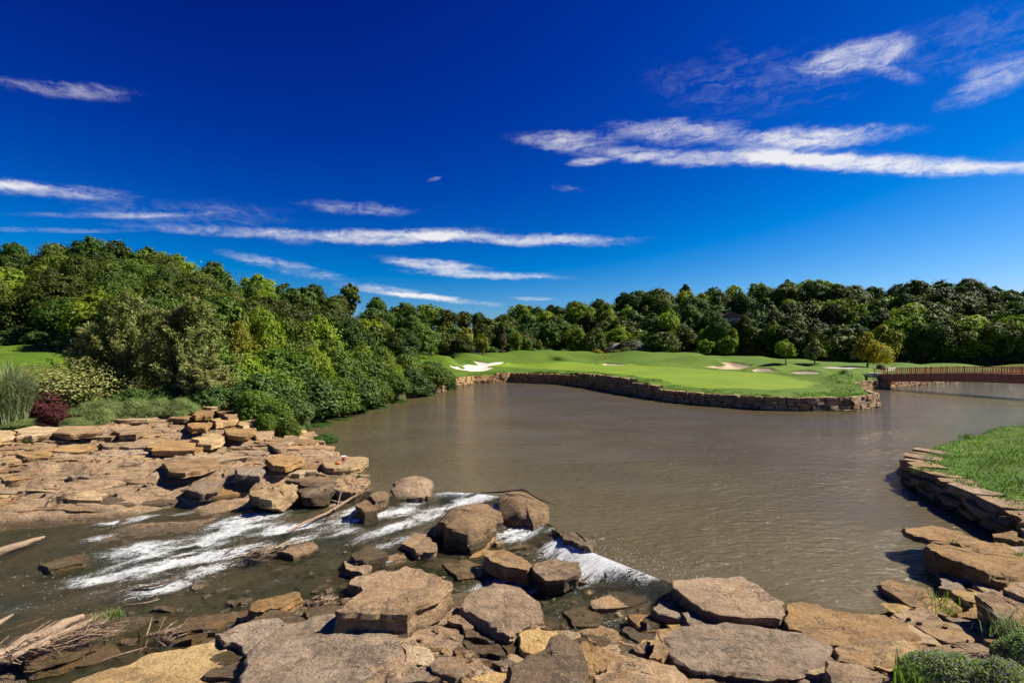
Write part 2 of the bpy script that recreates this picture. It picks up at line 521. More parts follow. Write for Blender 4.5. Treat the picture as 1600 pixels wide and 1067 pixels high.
def mat_pond():
    m, b, out = new_mat('muddy pond water')
    g = b.n('ShaderNodeNewGeometry'); pos = g.outputs['Position']
    w1 = b.noise(b.mapv(pos, (1.0, 2.1, 1), (0, 0, R(-18))), 1.5, 3, 0.5, 0.5)
    w2 = b.noise(b.mapv(pos, (1.0, 1.7, 1), (0, 0, R(24))), 6.0, 4, 0.6, 0.4)
    w3 = b.noise(b.mapv(pos, (0.6, 1.6, 1), (0, 0, R(-12))), 0.11, 4, 0.6, 0.6)
    amp = b.mr(w3, 0.36, 0.62, 0.62, 1.25)
    h = b.m('MULTIPLY', b.m('ADD', b.m('MULTIPLY', w1, 1.0), b.m('MULTIPLY', w2, 0.42)), amp)
    mud = b.noise(pos, 0.09, 4, 0.6, 0.5)
    c = b.mix(b.mr(mud, 0.35, 0.65), (0.108, 0.085, 0.040), (0.092, 0.072, 0.034))
    p = principled(b, out, c, 0.075, b.bump(h, 1.0, 0.155), 0.5)
    p.inputs['IOR'].default_value = 1.33
    return m


M['pond'] = mat_pond()


def mat_stream():
    m, b, out = new_mat('stream water')
    g = b.n('ShaderNodeNewGeometry'); pos = g.outputs['Position']
    fo = b.n('ShaderNodeAttribute', attribute_name='foam').outputs['Fac']
    fl = b.n('ShaderNodeVectorRotate', rotation_type='Z_AXIS'); b.put(fl.inputs[0], pos); fl.inputs['Angle'].default_value = R(-28)
    q = fl.outputs[0]
    s1 = b.noise(b.mapv(q, (1.0, 4.0, 1)), 1.5, 7, 0.72, 1.4)
    s2 = b.noise(b.mapv(q, (1.6, 4.2, 1)), 3.2, 6, 0.72, 1.2)
    s3 = b.noise(b.mapv(q, (1.5, 3, 1)), 10, 4, 0.7, 0.8)
    r1 = b.m('SUBTRACT', 1.0, b.m('ABSOLUTE', b.m('MULTIPLY', b.m('SUBTRACT', s1, 0.5), 4.0)))
    r2 = b.m('SUBTRACT', 1.0, b.m('ABSOLUTE', b.m('MULTIPLY', b.m('SUBTRACT', s2, 0.5), 4.0)))
    t = b.m('ADD', b.m('MULTIPLY', r1, 0.38), b.m('ADD', b.m('MULTIPLY', r2, 0.32), b.m('MULTIPLY', s3, 0.42)))
    thr = b.m('SUBTRACT', 1.0, b.m('MULTIPLY', fo, 0.44))
    fm = b.mr(t, thr, b.m('ADD', thr, 0.22))
    fm = b.m('MULTIPLY', fm, b.mr(fo, 0.02, 0.2))
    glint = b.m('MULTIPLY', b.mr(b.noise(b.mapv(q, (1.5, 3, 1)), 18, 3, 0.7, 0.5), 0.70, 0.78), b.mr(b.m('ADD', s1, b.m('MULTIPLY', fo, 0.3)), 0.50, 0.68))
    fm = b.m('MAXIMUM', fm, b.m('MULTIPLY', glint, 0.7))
    mud = b.noise(pos, 0.5, 5, 0.6, 0.6)
    c = b.mix(b.mr(mud, 0.35, 0.62), (0.070, 0.054, 0.022), (0.034, 0.040, 0.016))
    c = b.mix(fm, c, (0.62, 0.62, 0.60))
    hgt = b.m('ADD', b.m('MULTIPLY', s1, 0.8), b.m('ADD', b.m('MULTIPLY', s2, 0.45), b.m('MULTIPLY', s3, 0.16)))
    p = b.n('ShaderNodeBsdfPrincipled')
    b.put(p.inputs['Base Color'], c)
    b.put(p.inputs['Roughness'], b.mr(fm, 0, 1, 0.07, 0.6))
    p.inputs['IOR'].default_value = 1.33
    b.put(p.inputs['Normal'], b.bump(hgt, 1.0, 0.12))
    tr = b.n('ShaderNodeBsdfTransparent')
    mx = b.n('ShaderNodeMixShader')
    b.put(mx.inputs[0], b.mr(fm, 0, 0.5, 0.42, 0.0))
    b.nt.links.new(p.outputs[0], mx.inputs[1]); b.nt.links.new(tr.outputs[0], mx.inputs[2])
    b.nt.links.new(mx.outputs[0], out.inputs[0])
    return m


M['stream'] = mat_stream()
M['spray'] = mat_simple('white spray drops', (0.6, 0.61, 0.62), 0.3, 3, 0.05)

# ------------------------------------------------------------------ the lie of the land
LIP = [at(px, py)[:2] for px, py in ((571, 752), (575, 768), (610, 775), (690, 768), (740, 770), (780, 775), (860, 820), (925, 862), (990, 888), (1060, 915))]
FRONT = [at(px, py)[:2] for px, py in ((1120, 958), (1230, 968), (1330, 972), (1400, 952), (1480, 950))]
RIGHT = [np.array(p) for p in ((15.5, 15.8), (15.9, 18.0), (18.0, 18.7), (19.4, 20.0), (20.1, 22.2), (20.7, 24.3), (21.2, 25.9), (22.6, 28.9), (24.9, 31.4), (27.1, 33.6), (31.3, 36.4), (42.8, 42.5), (80, 55), (170, 78), (170, 130), (125, 124), (103, 118), (88.5, 109), (78, 101.5), (71.5, 97.5), (66.5, 95.5), (60.5, 90), (54, 80), (49.5, 71))]
ISL_PX = ((1366, 636), (1330, 641), (1265, 642), (1200, 641), (1150, 637), (1100, 633), (1050, 628), (1000, 620), (962, 613), (930, 606.5), (880, 600.5), (800, 597), (740, 599), (705, 604))
ISL_TOP = (1.5, 1.6, 1.65, 1.65, 1.6, 1.5, 1.6, 2.3, 2.6, 2.45, 2.3, 2.0, 1.6, 1.3)
ISLAND = [at(px, py)[:2] for px, py in ISL_PX]
LEFT = [at(px, py)[:2] for px, py in ((690, 612), (640, 622), (570, 642), (505, 657), (482, 668), (478, 680), (487, 692), (512, 707), (555, 728))]
POND = LIP + FRONT + RIGHT + ISLAND + LEFT

ctrl = []


def cp(px, py, z):
    ctrl.append(tuple(at(px, py, z)))


def cd(px, py, Y):
    ctrl.append(tuple(atd(px, py, Y)))


def cw(x, y, z):
    ctrl.append((x, y, z))


# island shore and putting surface
def offset_in(pts, i, d, centre):
    p = pts[i]
    v = np.array(centre) - p
    return p + v / np.linalg.norm(v) * d


for i, z in enumerate(ISL_TOP):
    c0 = (30, 95) if i < 8 else (8, 140)
    q = offset_in(ISLAND, i, 0.9, c0); cw(q[0], q[1], z)
    q = offset_in(ISLAND, i, 5.0, c0); cw(q[0], q[1], z + 0.22)
for p in ((72.5, 100, 2.3), (79, 104, 1.9), (89, 111.5, 1.6), (104, 120.5, 1.5), (126, 127, 1.5), (67, 98, 1.9), (59, 92, 1.8), (52, 81, 1.7), (48, 71.5, 1.6), (65, 105, 2.6), (58, 105, 2.7), (50, 88, 2.0)):
    cw(*p)
for px, py, z in ((1230, 605, 1.95), (1150, 606, 1.95), (1080, 598, 2.1), (1000, 586, 2.35), (900, 577, 2.6), (820, 574, 2.7), (1250, 592, 2.15), (1150, 590, 2.25), (1060, 583, 2.45), (1180, 582, 2.5), (960, 574, 2.85), (943, 570.5, 2.95), (860, 569, 2.9)):
    cp(px, py, z)
RIDGE = ((690, 563, 135), (730, 555, 148), (770, 550.5, 158), (810, 549, 165), (850, 548, 170), (880, 549.5, 170), (910, 549, 172), (945, 552.5, 170), (980, 550.5, 170), (1030, 550.5, 172), (1075, 550.5, 168), (1110, 555.5, 160), (1150, 556, 156), (1180, 556.5, 150), (1210, 561, 145), (1245, 560.5, 142), (1290, 565, 138), (1340, 566.5, 135), (1400, 567, 130), (1480, 568, 132), (1600, 569, 130))
for px, py, Y in RIDGE:
    cd(px, py, Y)
    a = atd(px, py, Y + 14); cw(a[0], a[1], a[2] - 1.6)
for px, py, Y in ((720, 567, 136), (760, 565, 140), (735, 579, 122), (770, 576, 126), (700, 582, 115), (1140, 573, 124), (1140, 565, 140), (1195, 576, 112), (1220, 572, 120), (1260, 582, 98), (1270, 572, 122), (1010, 561, 152), (1060, 563, 150), (880, 558, 156), (830, 560, 150), (1320, 583, 92), (1300, 590, 84), (1340, 575, 112), (1320, 600, 76), (1000, 556, 160), (925, 562, 152)):
    cd(px, py, Y)
# left bush bank
for px, Y, z in ((700, 93, 0.35), (650, 80, 0.35), (585, 64, 0.35), (520, 55, 0.35), (490, 51, 0.35), (470, 49, 1.0), (440, 47, 1.5), (400, 46, 2.0), (650, 95, 2.2), (590, 80, 2.4), (520, 68, 2.6), (450, 60, 2.6), (390, 56, 2.6), (330, 50, 2.4), (280, 47, 2.2), (220, 45, 2.2), (150, 43, 2.2), (90, 42, 2.1), (20, 40, 2.0), (-60, 40, 2.0), (200, 55, 3.6), (100, 52, 4.2), (20, 50, 4.2)):
    cw((px - 800) / F * Y, Y, z)
for px, py, Y in ((60, 572, 57), (-40, 572, 57), (120, 566, 60), (60, 550, 70), (-40, 550, 70), (60, 538, 80), (-40, 537, 80), (140, 540, 80), (690, 556, 122), (650, 560, 112)):
    cd(px, py, Y)
# rock terrace on the left
TERR = ((0, 690, 1.55), (-120, 690, 1.6), (100, 683, 1.5), (60, 672, 1.75), (130, 665, 1.85), (200, 690, 1.25), (200, 655, 1.9), (270, 655, 1.9), (300, 640, 2.1), (350, 628, 2.2), (385, 650, 1.55), (330, 670, 1.4), (430, 662, 1.1), (470, 682, 0.5), (420, 690, 0.85), (470, 712, 0.5), (530, 722, 0.35), (558, 735, 0.2), (150, 720, 0.95), (60, 725, 0.85), (0, 740, 0.55), (300, 710, 0.85), (380, 715, 0.75), (440, 735, 0.45), (490, 750, 0.1), (540, 755, 0.0), (360, 745, 0.2), (250, 742, 0.25), (100, 760, 0.05), (0, 775, -0.3), (180, 770, -0.25), (-120, 790, -0.4), (-120, 740, 0.6), (330, 765, -0.2), (430, 768, -0.2), (500, 772, -0.3))
for t in TERR: cp(*t)
# stream surface (also used for the bed, a little lower)
STRM = ((0, 840, -1.05), (-150, 870, -1.2), (0, 900, -1.2), (0, 960, -1.35), (-150, 960, -1.4), (120, 830, -0.95), (120, 900, -1.2), (120, 945, -1.3), (270, 800, -0.78), (270, 860, -1.0), (270, 920, -1.2), (400, 800, -0.68), (400, 850, -0.9), (380, 905, -1.1), (300, 960, -1.18), (480, 790, -0.58), (500, 830, -0.70), (480, 880, -0.92), (430, 930, -1.05), (560, 790, -0.45), (580, 820, -0.52), (600, 850, -0.58), (560, 890, -0.85), (520, 925, -0.95), (640, 820, -0.42), (660, 880, -0.72), (730, 880, -0.68), (620, 800, -0.38), (700, 790, -0.30), (790, 840, -0.30), (850, 850, -0.28), (820, 930, -0.72), (880, 940, -0.62), (900, 900, -0.42), (950, 920, -0.45), (1000, 930, -0.48), (1040, 950, -0.5), (920, 970, -0.68), (1000, 980, -0.62), (850, 980, -0.72), (200, 1005, -1.2), (60, 1050, -1.35), (-100, 1040, -1.4), (230, 1030, -1.15), (740, 910, -0.70))
strm = [tuple(at(*t)) for t in STRM]
BEDN = ((0.30))
for (x, y, z) in strm: cw(x, y, z - 0.16)
# near bank
for t in ((90, 1000, -1.1), (40, 1030, -1.15), (150, 1060, -0.75), (240, 1040, -0.6), (330, 1020, -0.45), (300, 1067, -0.4), (400, 990, -0.2), (450, 1040, -0.1), (500, 980, -0.15), (560, 1040, 0.05), (640, 1040, 0.1), (700, 990, 0.0), (720, 1060, 0.15), (780, 960, -0.1), (800, 1030, 0.0), (860, 1050, 0.0), (960, 1040, -0.1), (1010, 1015, -0.15), (1100, 960, -0.1), (1100, 1020, 0.05), (1130, 1067, 0.15), (1220, 1020, 0.1), (1240, 985, 0.0), (1280, 1060, 0.2), (1360, 1040, 0.25), (1330, 990, 0.1), (1420, 990, 0.15), (1440, 1060, 0.4), (1500, 970, 0.3), (1480, 940, 0.1), (1540, 1000, 0.45), (1600, 960, 0.6), (1600, 1067, 0.7), (1560, 920, 0.45), (1600, 890, 0.6), (1520, 880, 0.35), (1640, 860, 0.8), (1700, 1000, 0.8), (1500, 1150, 0.7), (1200, 1200, 0.4), (800, 1250, 0.4), (400, 1200, 0.2), (100, 1180, -0.2), (-100, 1120, -0.6)):
    cp(*t)
# right bank lawn
for x, y, z in ((19.6, 18.4, 1.05), (20.0, 20.2, 1.1), (20.6, 22.4, 1.12), (21.2, 24.5, 1.12), (21.6, 26.3, 1.1), (23.0, 29.2, 1.1), (25, 31.4, 1.1), (27.5, 33.0, 1.1), (31.6, 35.6, 1.1), (43.2, 41.6, 1.15), (28, 27, 1.75), (34, 31, 1.8), (24, 22, 1.5), (40, 35, 2.0), (26, 18, 1.7), (60, 44, 1.5), (30, 12, 1.6), (85, 53, 1.3)):
    cw(x, y, z)

# ------------------------------------------------------------------ where the trees stand


def lerp_tab(tab, x):
    xs = [t[0] for t in tab]; ys = [t[1] for t in tab]
    return float(np.interp(x, xs, ys))


SKY_L = ((-120, 378), (0, 378), (60, 382), (110, 368), (150, 364), (200, 378), (250, 387), (330, 402), (365, 422), (420, 436), (480, 436), (545, 444), (575, 462), (650, 472), (720, 486), (790, 490))
FRT_L = ((-120, 465), (0, 462), (150, 452), (250, 470), (340, 480), (450, 494), (560, 512), (690, 514), (790, 512))
YF_L = ((-120, 86), (0, 86), (150, 82), (260, 72), (340, 72), (450, 82), (560, 100), (690, 150), (790, 188))
YB_L = ((-120, 122), (0, 122), (300, 132), (550, 172), (690, 205), (790, 225))
SKY_R = ((770, 490), (830, 476), (900, 469), (960, 461), (1010, 450), (1070, 440), (1110, 442), (1150, 441), (1240, 431), (1270, 433), (1310, 437), (1360, 447), (1400, 452), (1425, 434), (1530, 433), (1552, 449), (1600, 450), (1700, 445))
FRT_R = ((770, 508), (900, 508), (1050, 512), (1200, 508), (1300, 505), (1400, 498), (1500, 495), (1700, 490))
YF_R = ((770, 192), (900, 206), (1050, 204), (1200, 186), (1300, 172), (1400, 156), (1500, 148), (1700, 142))
TREES = []   # px, Y, top_y, height, family


def forest(sk, fr, yf, yb, x0, x1, layers, spacing, hts, side):
    rg = random.Random(5 if side == 'l' else 9)
    for L in range(layers):
        t = L / (layers - 1)
        x = x0 + rg.uniform(0, spacing)
        while x < x1:
            Yf = lerp_tab(yf, x)
            Yb = lerp_tab(yb, x) if yb else Yf + 75
            Y = Yf + (Yb - Yf) * t + rg.uniform(-4, 4)
            tt = t ** 0.85
            top = lerp_tab(fr, x) * (1 - tt) + lerp_tab(sk, x) * tt
            top += rg.uniform(-11, 9) * (0.55 if L == layers - 1 else 1.0)
            hgt = rg.uniform(*hts) * (0.85 if L == 0 else 1.0)
            TREES.append((x, Y, top, hgt, side, L))
            x += spacing * rg.uniform(0.72, 1.28)


forest(SKY_L, FRT_L, YF_L, YB_L, -60, 800, 6, 54, (9.5, 15.0), 'l')
forest(SKY_R, FRT_R, YF_R, None, 776, 1680, 6, 37, (12.5, 19.5), 'r')
for (px, Y, top, hgt, side, L) in TREES:
    a = atd(px, top, Y)
    cw(a[0], a[1], a[2] - hgt)
# beyond the ridge the land stays high
for px in range(-400, 2100, 150):
    sk = lerp_tab(SKY_L, px) if px < 780 else lerp_tab(SKY_R, px)
    for Y in (330, 600, 1500):
        a = atd(px, min(sk + 30, 520), 260); cw(a[0] * Y / 260, Y, min(a[2] * 0.8, 26))
for x, y in ((-80, 20), (-60, 5), (60, 5), (60, 20), (0, -40), (-150, 30), (150, 30), (0, -300), (-300, 0), (300, 0)):
    cw(x, y, 3.0)
CT = np.array(ctrl)


def idw(x, y, C, p=1.6, eps=0.25):
    C = C.astype(np.float32)
    x = np.asarray(x, np.float32).ravel(); y = np.asarray(y, np.float32).ravel()
    out = np.empty(x.size)
    st = 20000
    for i in range(0, x.size, st):
        dx = x[i:i + st, None] - C[None, :, 0]; dy = y[i:i + st, None] - C[None, :, 1]
        d2 = dx * dx + dy * dy + eps
        w = 1.0 / (d2 * np.sqrt(d2))
        out[i:i + st] = (w * C[None, :, 2]).sum(1) / w.sum(1)
    return out


MOUNDS = [(atd(px, py, Y)[0], Y, s, a * (1.8 if px > 800 else 1.0)) for px, py, Y, s, a in ((735, 560, 146, 5, 0.8), (775, 555, 150, 5, -0.5), (860, 553, 160, 7, 0.5), (905, 556, 156, 6, -0.4), (985, 560, 158, 5, 0.9), (1035, 556, 160, 6, 0.4), (1015, 562, 150, 5, -0.5), (1075, 562, 144, 6, 0.7), (1100, 566, 134, 4, 0.5), (1175, 566, 128, 4, 0.5), (1210, 572, 116, 4, 0.6), (1245, 568, 126, 4, -0.4), (1300, 582, 94, 5, 0.5))]


def height(x, y):
    shp = np.shape(x)
    x = np.asarray(x, float).ravel(); y = np.asarray(y, float).ravel()
    z = idw(x, y, CT)
    for mx, my, s, a in MOUNDS:
        z = z + a * np.exp(-((x - mx) ** 2 + (y - my) ** 2) / (2 * s * s))
    sd = poly_sd(x, y, POND)
    land = z
    z = np.where(sd < 1.2, -1.5 + (land + 1.5) * sstep(-0.25, 0.45, sd), land)
    return z.reshape(shp)


def h1(x, y):
    return float(height(np.array([x]), np.array([y]))[0])


def hit(px, py, y0=30.0, y1=260.0):
    """where the sight line through a picture point meets the land"""
    Ys = np.linspace(y0, y1, 700)
    xs = (px - 800) / F * Ys
    zr = H - (py - HZ) * Ys / F
    g = height(xs, Ys)
    k = np.where(zr <= g)[0]
    i = k[0] if len(k) else np.argmin(zr - g)
    return np.array([xs[i], Ys[i], g[i]])


# ------------------------------------------------------------------ terrain sheet
def build_terrain():
    degs = np.concatenate([np.arange(-64, -9.5, 0.3), np.arange(-9.5, 40.5, 0.1), np.arange(40.5, 66, 0.3)])
    rr = [9.0]
    while rr[-1] < 2500:
        r = rr[-1]
        k = 0.006 if 66 < r < 185 else (0.015 if r < 260 else 0.08)
        rr.append(r * (1 + k))
    rr = np.array(rr)
    A, Rr = np.meshgrid(np.radians(degs), rr)
    X = Rr * np.sin(A); Y = Rr * np.cos(A)
    Z = height(X, Y)
    sd = poly_sd(X, Y, POND)
    far = sstep(60, 110, Y)
    Z = Z + fbm2(X, Y, 0.10, 4) * 0.18 * sstep(1.0, 6.0, sd)
    nz = ((Y < 43) & (X < 17.0)) | (Y < 14)
    Z = np.where(nz, Z - 0.9, Z)
    sandp = []
    def pp(lst): return [hit(px, py, 60, 200)[:2] for px, py in lst]
    SAND = [(pp(((697, 572.5), (712, 574), (728, 575.5), (722, 571), (711, 567.5), (730, 569.5), (748, 571), (744, 567), (740, 564), (752, 565.5), (765, 567.5), (788, 565.5), (784, 569), (768, 571), (760, 573.5), (778, 575), (760, 579.5), (735, 580.5), (715, 577))), 1.0),
            (pp(((1097, 573.5), (1115, 571.5), (1130, 572), (1136, 570), (1126, 565.5), (1142, 566), (1160, 569), (1175, 572), (1160, 577), (1128, 577.5))), 0.15),
            (pp(((1174, 579), (1183, 576), (1203, 576.5), (1219, 581), (1200, 582))), 0.35),
            (pp(((1233, 583), (1245, 580.5), (1262, 580), (1281, 583), (1276, 585.2), (1252, 585))), 0.5),
            (pp(((940, 569.5), (946, 568), (965, 569), (978, 571), (960, 572), (944, 571.5))), 0.7)]
    GREEN = pp(((742, 571), (800, 567.5), (860, 567), (940, 568.5), (1020, 572), (1090, 577), (1170, 582), (1240, 590), (1276, 599), (1262, 606), (1200, 609), (1120, 607), (1050, 600), (985, 587), (920, 580), (850, 576.5), (800, 574)))
    PATH = pp(((1280, 574), (1320, 573), (1400, 574), (1400, 577), (1330, 577), (1300, 576)))
    PATH2 = pp(((715, 550.5), (760, 547.5), (775, 547.5), (774, 549.5), (745, 552), (722, 553)))
    sand = np.full(X.shape, 3.0); tone = np.zeros(X.shape)
    for poly, tn in SAND:
        q = poly_sd(X, Y, poly)
        tone = np.where(q < 1.0, tn, tone)
        sand = np.minimum(sand, q)
        Z = Z - 0.55 * sstep(0.5, -1.8, q) + 0.22 * np.exp(-((q - 0.9) / 0.8) ** 2)
    sand = np.clip(sand, -3, 3)
    green = np.clip(poly_sd(X, Y, GREEN), -3, 3)
    path = np.clip(np.minimum(poly_sd(X, Y, PATH), poly_sd(X, Y, PATH2)), -3, 3)
    # woodland floor: near any forest tree or on the bushy bank
    fx = np.array([[(t[0] - 800) / F * t[1], t[1]] for t in TREES])
    dmin = np.full(X.size, 1e9)
    xf, yf_ = X.ravel(), Y.ravel()
    for i in range(0, len(fx), 40):
        d = (xf[:, None] - fx[None, i:i + 40, 0]) ** 2 + (yf_[:, None] - fx[None, i:i + 40, 1]) ** 2
        dmin = np.minimum(dmin, d.min(1))
    woods = sstep(36.0, 9.0, dmin).reshape(X.shape)
    LB = [((px - 800) / F * Yq, Yq) for px, Yq in ((60, 36), (300, 39), (420, 37), (462, 39), (480, 45), (505, 51), (705, 92), (705, 104), (560, 100), (340, 68), (170, 56), (40, 47))]
    woods = np.maximum(woods, sstep(1.5, -1.5, poly_sd(X, Y, LB)))
    woods = np.where(Rr > 280, 1.0, woods)
    nr, nc = X.shape
    V = np.stack([X.ravel(), Y.ravel(), Z.ravel()], 1)
    I = np.arange(nr * nc).reshape(nr, nc)
    Fc = np.stack([I[:-1, :-1].ravel(), I[:-1, 1:].ravel(), I[1:, 1:].ravel(), I[1:, :-1].ravel()], 1)
    o = mesh_obj('terrain', V, Fc, M['terrain'], attrs={'sand': sand.ravel(), 'sandtone': tone.ravel(), 'green': green.ravel(), 'woods': woods.ravel(), 'path': path.ravel()})
    tag(o, 'rolling green golf ground with sand bunkers and wooded slopes', None, None, 'structure')
    return o


build_terrain()

# pond water
bm = bmesh.new()
f = bm.faces.new([bm.verts.new((p[0], p[1], 0.0)) for p in POND])
if f.normal.z < 0 or f.calc_area() < 0: pass
f.normal_update()
if f.normal.z < 0: f.normal_flip()
bmesh.ops.triangulate(bm, faces=bm.faces[:])
me = bpy.data.meshes.new('pond_water'); bm.to_mesh(me); bm.free(); me.materials.append(M['pond'])
tag(link('pond_water', me), 'muddy brown rippled pond water', None, None, 'structure')

# ------------------------------------------------------------------ bedrock of stream, terrace and near bank
STREAM_POLY = [at(px, py, z)[:2] for px, py, z in ((-400, 800, -1.0), (0, 803, -1.0), (130, 800, -0.85), (270, 772, -0.7), (400, 776, -0.6), (500, 778, -0.55), (560, 765, -0.45), (575, 752, -0.3))] + \
    [tuple(p + np.array([0.0, 0.5])) for p in LIP[1:]] + [at(px, py, z)[:2] for px, py, z in ((1080, 960, -0.5), (1050, 1000, -0.6), (940, 1010, -0.7), (840, 1000, -0.7), (720, 960, -0.75), (540, 960, -0.95), (470, 985, -1.05), (380, 990, -1.1), (330, 1015, -1.15), (240, 1040, -1.2), (180, 1110, -1.3), (-300, 1150, -1.5))]
SC_ = np.array(strm)


def grid(x0, x1, y0, y1, d):
    xs = np.arange(x0, x1 + d * 0.5, d); ys = np.arange(y0, y1 + d * 0.5, d)
    X, Y = np.meshgrid(xs, ys)
    I = np.arange(X.size).reshape(X.shape)
    Fc = np.stack([I[:-1, :-1].ravel(), I[:-1, 1:].ravel(), I[1:, 1:].ravel(), I[1:, :-1].ravel()], 1)
    return X.ravel(), Y.ravel(), Fc


def compact(V, Fc, attrs=None):
    used = np.unique(Fc)
    mp = np.full(len(V), -1); mp[used] = np.arange(len(used))
    return V[used], mp[Fc], ({k: a[used] for k, a in attrs.items()} if attrs else None)


def terrace(z, step, sharp=0.75):
    k = np.floor(z / step); f_ = z / step - k
    return (k + sstep(sharp, 1.0, f_)) * step


def build_bedrock():
    X, Y, Fc = grid(-36, 18.5, 5.5, 46, 0.115)
    z = height(X, Y)
    sd = poly_sd(X, Y, POND)
    ss = poly_sd(X, Y, STREAM_POLY)
    n = fbm2(X, Y, 0.35, 4, 3.0); n2 = fbm2(X * 0.6 + Y * 0.3, Y * 1.4, 1.1, 4, 9.0)
    z2 = terrace(z + n * 0.34 + n2 * 0.14, 0.12, 0.88) + n2 * 0.03 + fbm2(X, Y, 4.0, 3, 5.0) * 0.03
    bed = z + n * 0.22 + terrace(n2 * 0.3, 0.1) * 0.6 - 0.12
    t = sstep(0.4, -0.4, ss)
    zz = z2 * (1 - t) + bed * t
    zz = np.where(sd < 0.1, np.minimum(zz, -0.15), zz)
    # keep hidden beyond the rock field
    keep = (np.abs(X) < Y * 1.12 + 5)
    edge = sstep(41.5, 45, Y + 0.0 * X)
    zz = zz - edge * 1.6
    # behind the terrace the planted bed takes over; right of the rocks the lawn
    zz = np.where((X > 16.5) & (Y > 15.5), zz - 0.8, zz)
    # inside the pond away from the shore the bed is not needed
    deep = sd < -1.5
    V = np.stack([X, Y, zz], 1)
    m_ = keep & ~deep
    Fk = Fc[m_[Fc].all(1)]
    V, Fk, _ = compact(V, Fk)
    o = mesh_obj('bedrock', V, Fk, M['rock_low'], sharp=38)
    tag(o, 'stepped tan bedrock under the loose slabs along the stream', None, None, 'structure')
    return o


BEDROCK = build_bedrock()


